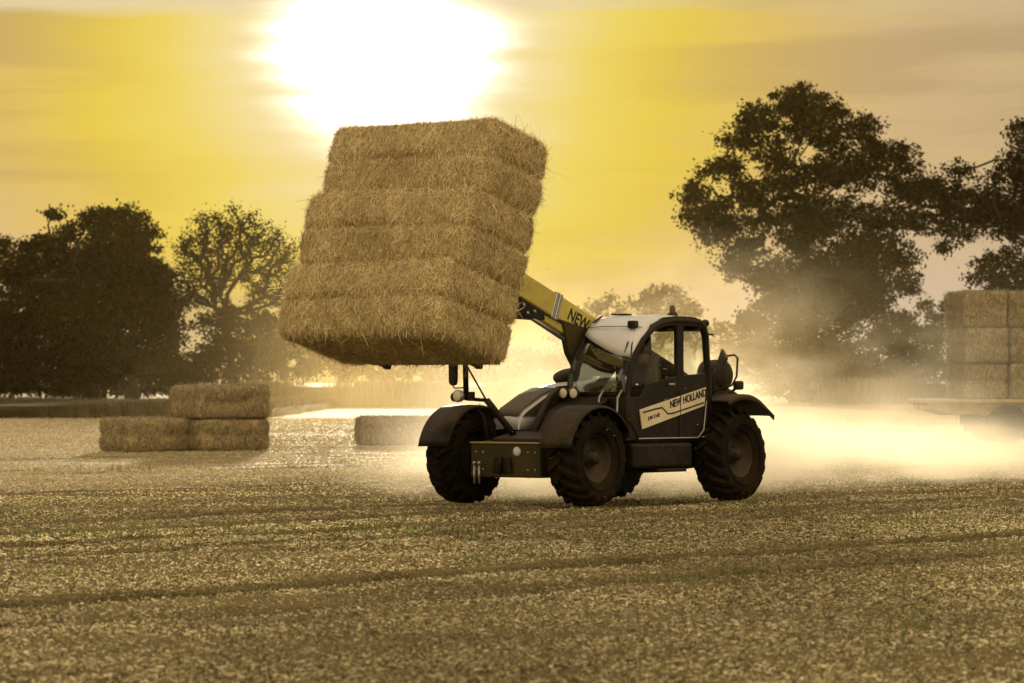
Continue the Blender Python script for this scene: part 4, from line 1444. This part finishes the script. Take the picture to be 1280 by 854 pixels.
# left dense tree
lt = [(75, 283, 12), (100, 272, 12), (88, 295, 14), (122, 262, 8), (48, 300, 10), (35, 312, 10), (66, 268, 7), (60, 305, 20), (40, 325, 24), (130, 285, 16), (105, 315, 28), (75, 335, 38), (150, 310, 34), (30, 350, 30), (120, 350, 46), (165, 345, 40), (60, 375, 44), (20, 385, 34), (190, 375, 34),
      (110, 400, 50), (160, 400, 46), (200, 405, 34), (60, 420, 46), (15, 425, 36), (205, 435, 30), (120, 445, 48), (165, 450, 42), (75, 460, 40), (25, 460, 36), (215, 460, 24), (-20, 400, 40), (-30, 440, 40)]
tree_at('dense_tree', 'largest dark dense tree on the left with a rounded crown', 115, 280, lt, .34, 40, .75, 1.35, .6, group=GT, seed=41)
lo = [(155, 265, 14), (175, 272, 13), (185, 290, 16), (160, 285, 18), (190, 312, 12), (205, 340, 12), (190, 335, 18), (170, 300, 18), (125, 268, 12), (145, 275, 12)]
tree_at('oak_tree', 'thin topped oak tree rising just behind the dark dense tree', 165, 315, lo, .36, 24, .65, 1.0, .5, group=GT, seed=42, branch_show=1.2)
ll = [(2, 300, 12), (8, 318, 14), (-15, 310, 26), (-5, 340, 22), (-40, 330, 30), (-30, 300, 20)]
tree_at('oak_tree', 'oak tree mostly beyond the left edge, a few leafy twigs showing', -40, 300, ll, .34, 24, .65, 1.0, .5, group=GT, seed=43)
# open oak with light between its limbs
def dome(cu, cv_, ru, rv, n, rr, seed, inner=0.25):
    r = np.random.default_rng(seed)
    out = []
    while len(out) < n:
        a, q = r.uniform(0.02, 0.98) * math.pi, r.uniform(inner, 1) ** .6
        u, v = cu + math.cos(a) * ru * q * r.uniform(.9, 1.08), cv_ - math.sin(a) * rv * q * r.uniform(.9, 1.08)
        if all((u - o_[0]) ** 2 + (v - o_[1]) ** 2 > (rr * 1.15) ** 2 for o_ in out):
            out.append((u, v, rr * r.uniform(.6, 1.1)))
    return out


lop = dome(292, 385, 90, 120, 105, 7.5, 4, .12)
tree_at('open_oak', 'open oak with bright sky showing between its bare limbs, left of the lifted bales', 292, 285, lop, .24, 13, .85, 1.6, .38, trunk_top=95, group=GT, seed=44, branch_show=1.1, depth=.6)
lb = [(262, 400, 18), (290, 395, 20), (320, 400, 20), (345, 410, 22), (275, 425, 26), (310, 430, 28), (345, 440, 26), (375, 430, 22), (260, 450, 24), (300, 458, 26), (340, 462, 22), (400, 445, 22), (378, 462, 20), (425, 455, 18), (235, 465, 20)]
tree_at('hedge_bush', 'brown hazy bushes under the open oak, left of the lifted bales', 320, 270, lb, .3, 32, .6, 1.4, .3, seed=45, group='bushes along the field edge')
# distant hazy trees
d1 = [(815, 372, 14), (830, 366, 14), (845, 375, 14), (800, 380, 12), (858, 385, 11), (820, 390, 16), (842, 395, 16), (870, 392, 9), (805, 405, 16), (830, 415, 18), (855, 412, 16), (820, 440, 20)]
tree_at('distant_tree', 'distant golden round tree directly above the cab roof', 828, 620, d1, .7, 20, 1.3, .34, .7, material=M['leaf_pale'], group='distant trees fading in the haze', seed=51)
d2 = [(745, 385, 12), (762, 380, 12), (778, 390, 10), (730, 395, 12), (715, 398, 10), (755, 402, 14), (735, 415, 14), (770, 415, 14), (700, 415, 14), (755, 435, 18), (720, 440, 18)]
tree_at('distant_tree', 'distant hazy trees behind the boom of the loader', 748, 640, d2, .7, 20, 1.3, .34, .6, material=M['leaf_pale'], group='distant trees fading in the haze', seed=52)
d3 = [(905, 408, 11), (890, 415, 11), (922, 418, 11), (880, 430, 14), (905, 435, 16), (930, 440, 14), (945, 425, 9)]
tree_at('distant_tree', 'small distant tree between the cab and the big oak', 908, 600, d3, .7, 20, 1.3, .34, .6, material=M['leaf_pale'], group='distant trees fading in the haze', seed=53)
d4 = [(430 + i * 22, 446 + 5 * math.sin(i * 1.7), 15) for i in range(14)] + [(430 + i * 22, 466, 16) for i in range(14)]
tree_at('distant_hedge', 'low distant hedge fading into golden haze behind the lifted bales', 575, 520, d4, .6, 20, 1.0, .45, .3, material=M['leaf_pale'], group=None, seed=54, depth=.12)
d5 = [(-40 + i * 26, 472 + 6 * math.sin(i * 2.1), 18) for i in range(14)] + [(-40 + i * 13, 486, 9) for i in range(30)]
tree_at('distant_hedge', 'low hedge running behind the dark trees on the left', 130, 360, d5, .4, 20, .8, .9, .3, material=M['leaf'], group=None, seed=55, depth=.12)
d6 = [(1040 + i * 24, 468 + 6 * math.sin(i * 1.9), 18) for i in range(14)]
tree_at('distant_hedge', 'low hedge running behind the trailer and the oak', 1200, 380, d6, .4, 20, .8, .9, .3, material=M['leaf_pale'], group=None, seed=56, depth=.12)


# ------------------------------------------------------------------ flying chaff round the lifted bales
def chaff():
    r = np.random.default_rng(77)
    n = 420
    x = r.normal(0.6, 1.3, n); y = r.uniform(44, 52, n); z = np.abs(r.normal(1.5, 1.7, n)) + .1
    o = blades('chaff', x, y, z, r.uniform(.01, .05, n), r.uniform(.003, .007, n), np.full(n, 2.0), M['straw'], 78)
    tag(o, 'bits of chaff and straw drifting in the air round the lifted bales', 'chaff', kind='stuff')


chaff()


# ------------------------------------------------------------------ dust and haze
def dust_material():
    def f(w):
        tc = w.n('ShaderNodeTexCoord')
        o = tc.outputs['Object']
        sp = w.n('ShaderNodeSeparateXYZ', i_0=o)
        x, y, z = sp.outputs
        s = w.m('SUBTRACT', w.m('MULTIPLY', x, TY), w.m('MULTIPLY', y, TX))       # across the track
        warp = w.noise(w.vm('MULTIPLY', o, (1, .18, 1)), 0.26, 3, 0.55)
        n = w.noise(w.vm('MULTIPLY', o, (1.0, 0.14, 1.5)), 0.42, 5, 0.6)
        behind = w.sm(s, -28.6, -30.6)
        left = w.sm(w.m('ADD', x, w.m('MULTIPLY', warp, 3.0)), -1.3, 2.8)
        far = w.sm(y, 98.0, 66.0)
        right = w.sm(x, 34.0, 26.0)
        env = w.m('MULTIPLY', w.m('MULTIPLY', behind, left), w.m('MULTIPLY', far, right))
        hz = w.m('ADD', z, w.m('MULTIPLY', w.m('SUBTRACT', warp, .5), 4.2))
        fine = w.noise(w.vm('MULTIPLY', o, (1.0, 0.16, 1.4)), 1.0, 5, 0.62)
        low = w.m('MULTIPLY', w.sm(w.m('ADD', z, w.m('MULTIPLY', w.m('SUBTRACT', n, .5), 1.6)), .95, .05), w.m('MULTIPLY', w.m('MULTIPLY', w.sm(x, 6.8, 10.0, 1.0, .30), w.sm(w.m('ADD', w.m('MULTIPLY', n, .5), w.m('MULTIPLY', fine, .5)), .40, .58, .16, 1.25)), DUST_LOW))
        close = w.sm(w.m('ADD', x, w.m('MULTIPLY', warp, 3.0)), 11.0, 5.0, .12, 1.0)
        mid = w.m('MULTIPLY', w.sm(hz, 2.3, 0.2), w.m('MULTIPLY', w.sm(w.m('ADD', w.m('MULTIPLY', n, .7), w.m('MULTIPLY', fine, .3)), .38, .60, .10, 1.0), w.m('MULTIPLY', close, DUST_MID)))
        puff = w.m('MULTIPLY', w.sm(w.m('ADD', w.m('MULTIPLY', n, .7), w.m('MULTIPLY', fine, .3)), .50, .62), w.m('MULTIPLY', w.sm(z, 4.4, 1.2), close))
        d = w.m('ADD', w.m('ADD', low, mid), w.m('MULTIPLY', puff, DUST_PUFF))
        d = w.m('MULTIPLY', d, env)
        v = w.n('ShaderNodeVolumePrincipled')
        v.inputs['Color'].default_value = (0.97, 0.90, 0.74, 1)
        v.inputs['Anisotropy'].default_value = 0.42
        w.put(v.inputs['Density'], d)
        return v
    return mat('dust', f, True)


DUST_LOW, DUST_MID, DUST_PUFF = 0.21, 0.085, 0.030
mb = MB().box(-3, 35, 49, 113, -0.35, 5.6)
dust = mb.build('dust_cloud', dust_material())
tag(dust, 'bright backlit cloud of dust hanging behind the loader wheels', 'dust', kind='stuff')

# a thinner veil of dust that has drifted in front of the distant trees
def veil_material():
    def f(w):
        tc = w.n('ShaderNodeTexCoord')
        o = tc.outputs['Object']
        sp = w.n('ShaderNodeSeparateXYZ', i_0=o)
        x, y, z = sp.outputs
        n = w.noise(w.vm('MULTIPLY', o, (1.0, 0.35, 1.3)), 0.09, 4, 0.6)
        edge = w.m('MULTIPLY', w.sm(x, -17.0, -7.0), w.sm(x, 58.0, 36.0))
        d = w.m('MULTIPLY', w.m('MULTIPLY', w.sm(z, 9.0, 0.0), w.sm(n, .36, .66, .12, 1.0)), edge)
        d = w.m('MULTIPLY', w.m('MULTIPLY', d, w.sm(x, 7.0, 18.0, 1.0, .14)), VEIL)
        v = w.n('ShaderNodeVolumePrincipled')
        v.inputs['Color'].default_value = (1.0, 0.80, 0.42, 1)
        v.inputs['Anisotropy'].default_value = 0.6
        w.put(v.inputs['Density'], d)
        return v
    return mat('drifting_dust', f, True)


VEIL = 0.0030
veil = MB().box(-28, 60, 118, 226, -0.4, 13.5).build('drifting_dust', veil_material())
tag(veil, 'thin golden dust drifting across the far end of the field', 'dust', kind='stuff')


def haze_material():
    def f(w):
        v = w.n('ShaderNodeVolumePrincipled')
        v.inputs['Color'].default_value = (1.0, 0.74, 0.30, 1)
        v.inputs['Density'].default_value = HAZE
        v.inputs['Anisotropy'].default_value = 0.72
        return v
    return mat('haze', f, True)


HAZE = 0.000014
haze = MB().box(-320, 320, -20, 760, -1.4, 30.0).build('haze', haze_material())
tag(haze, kind='stuff')
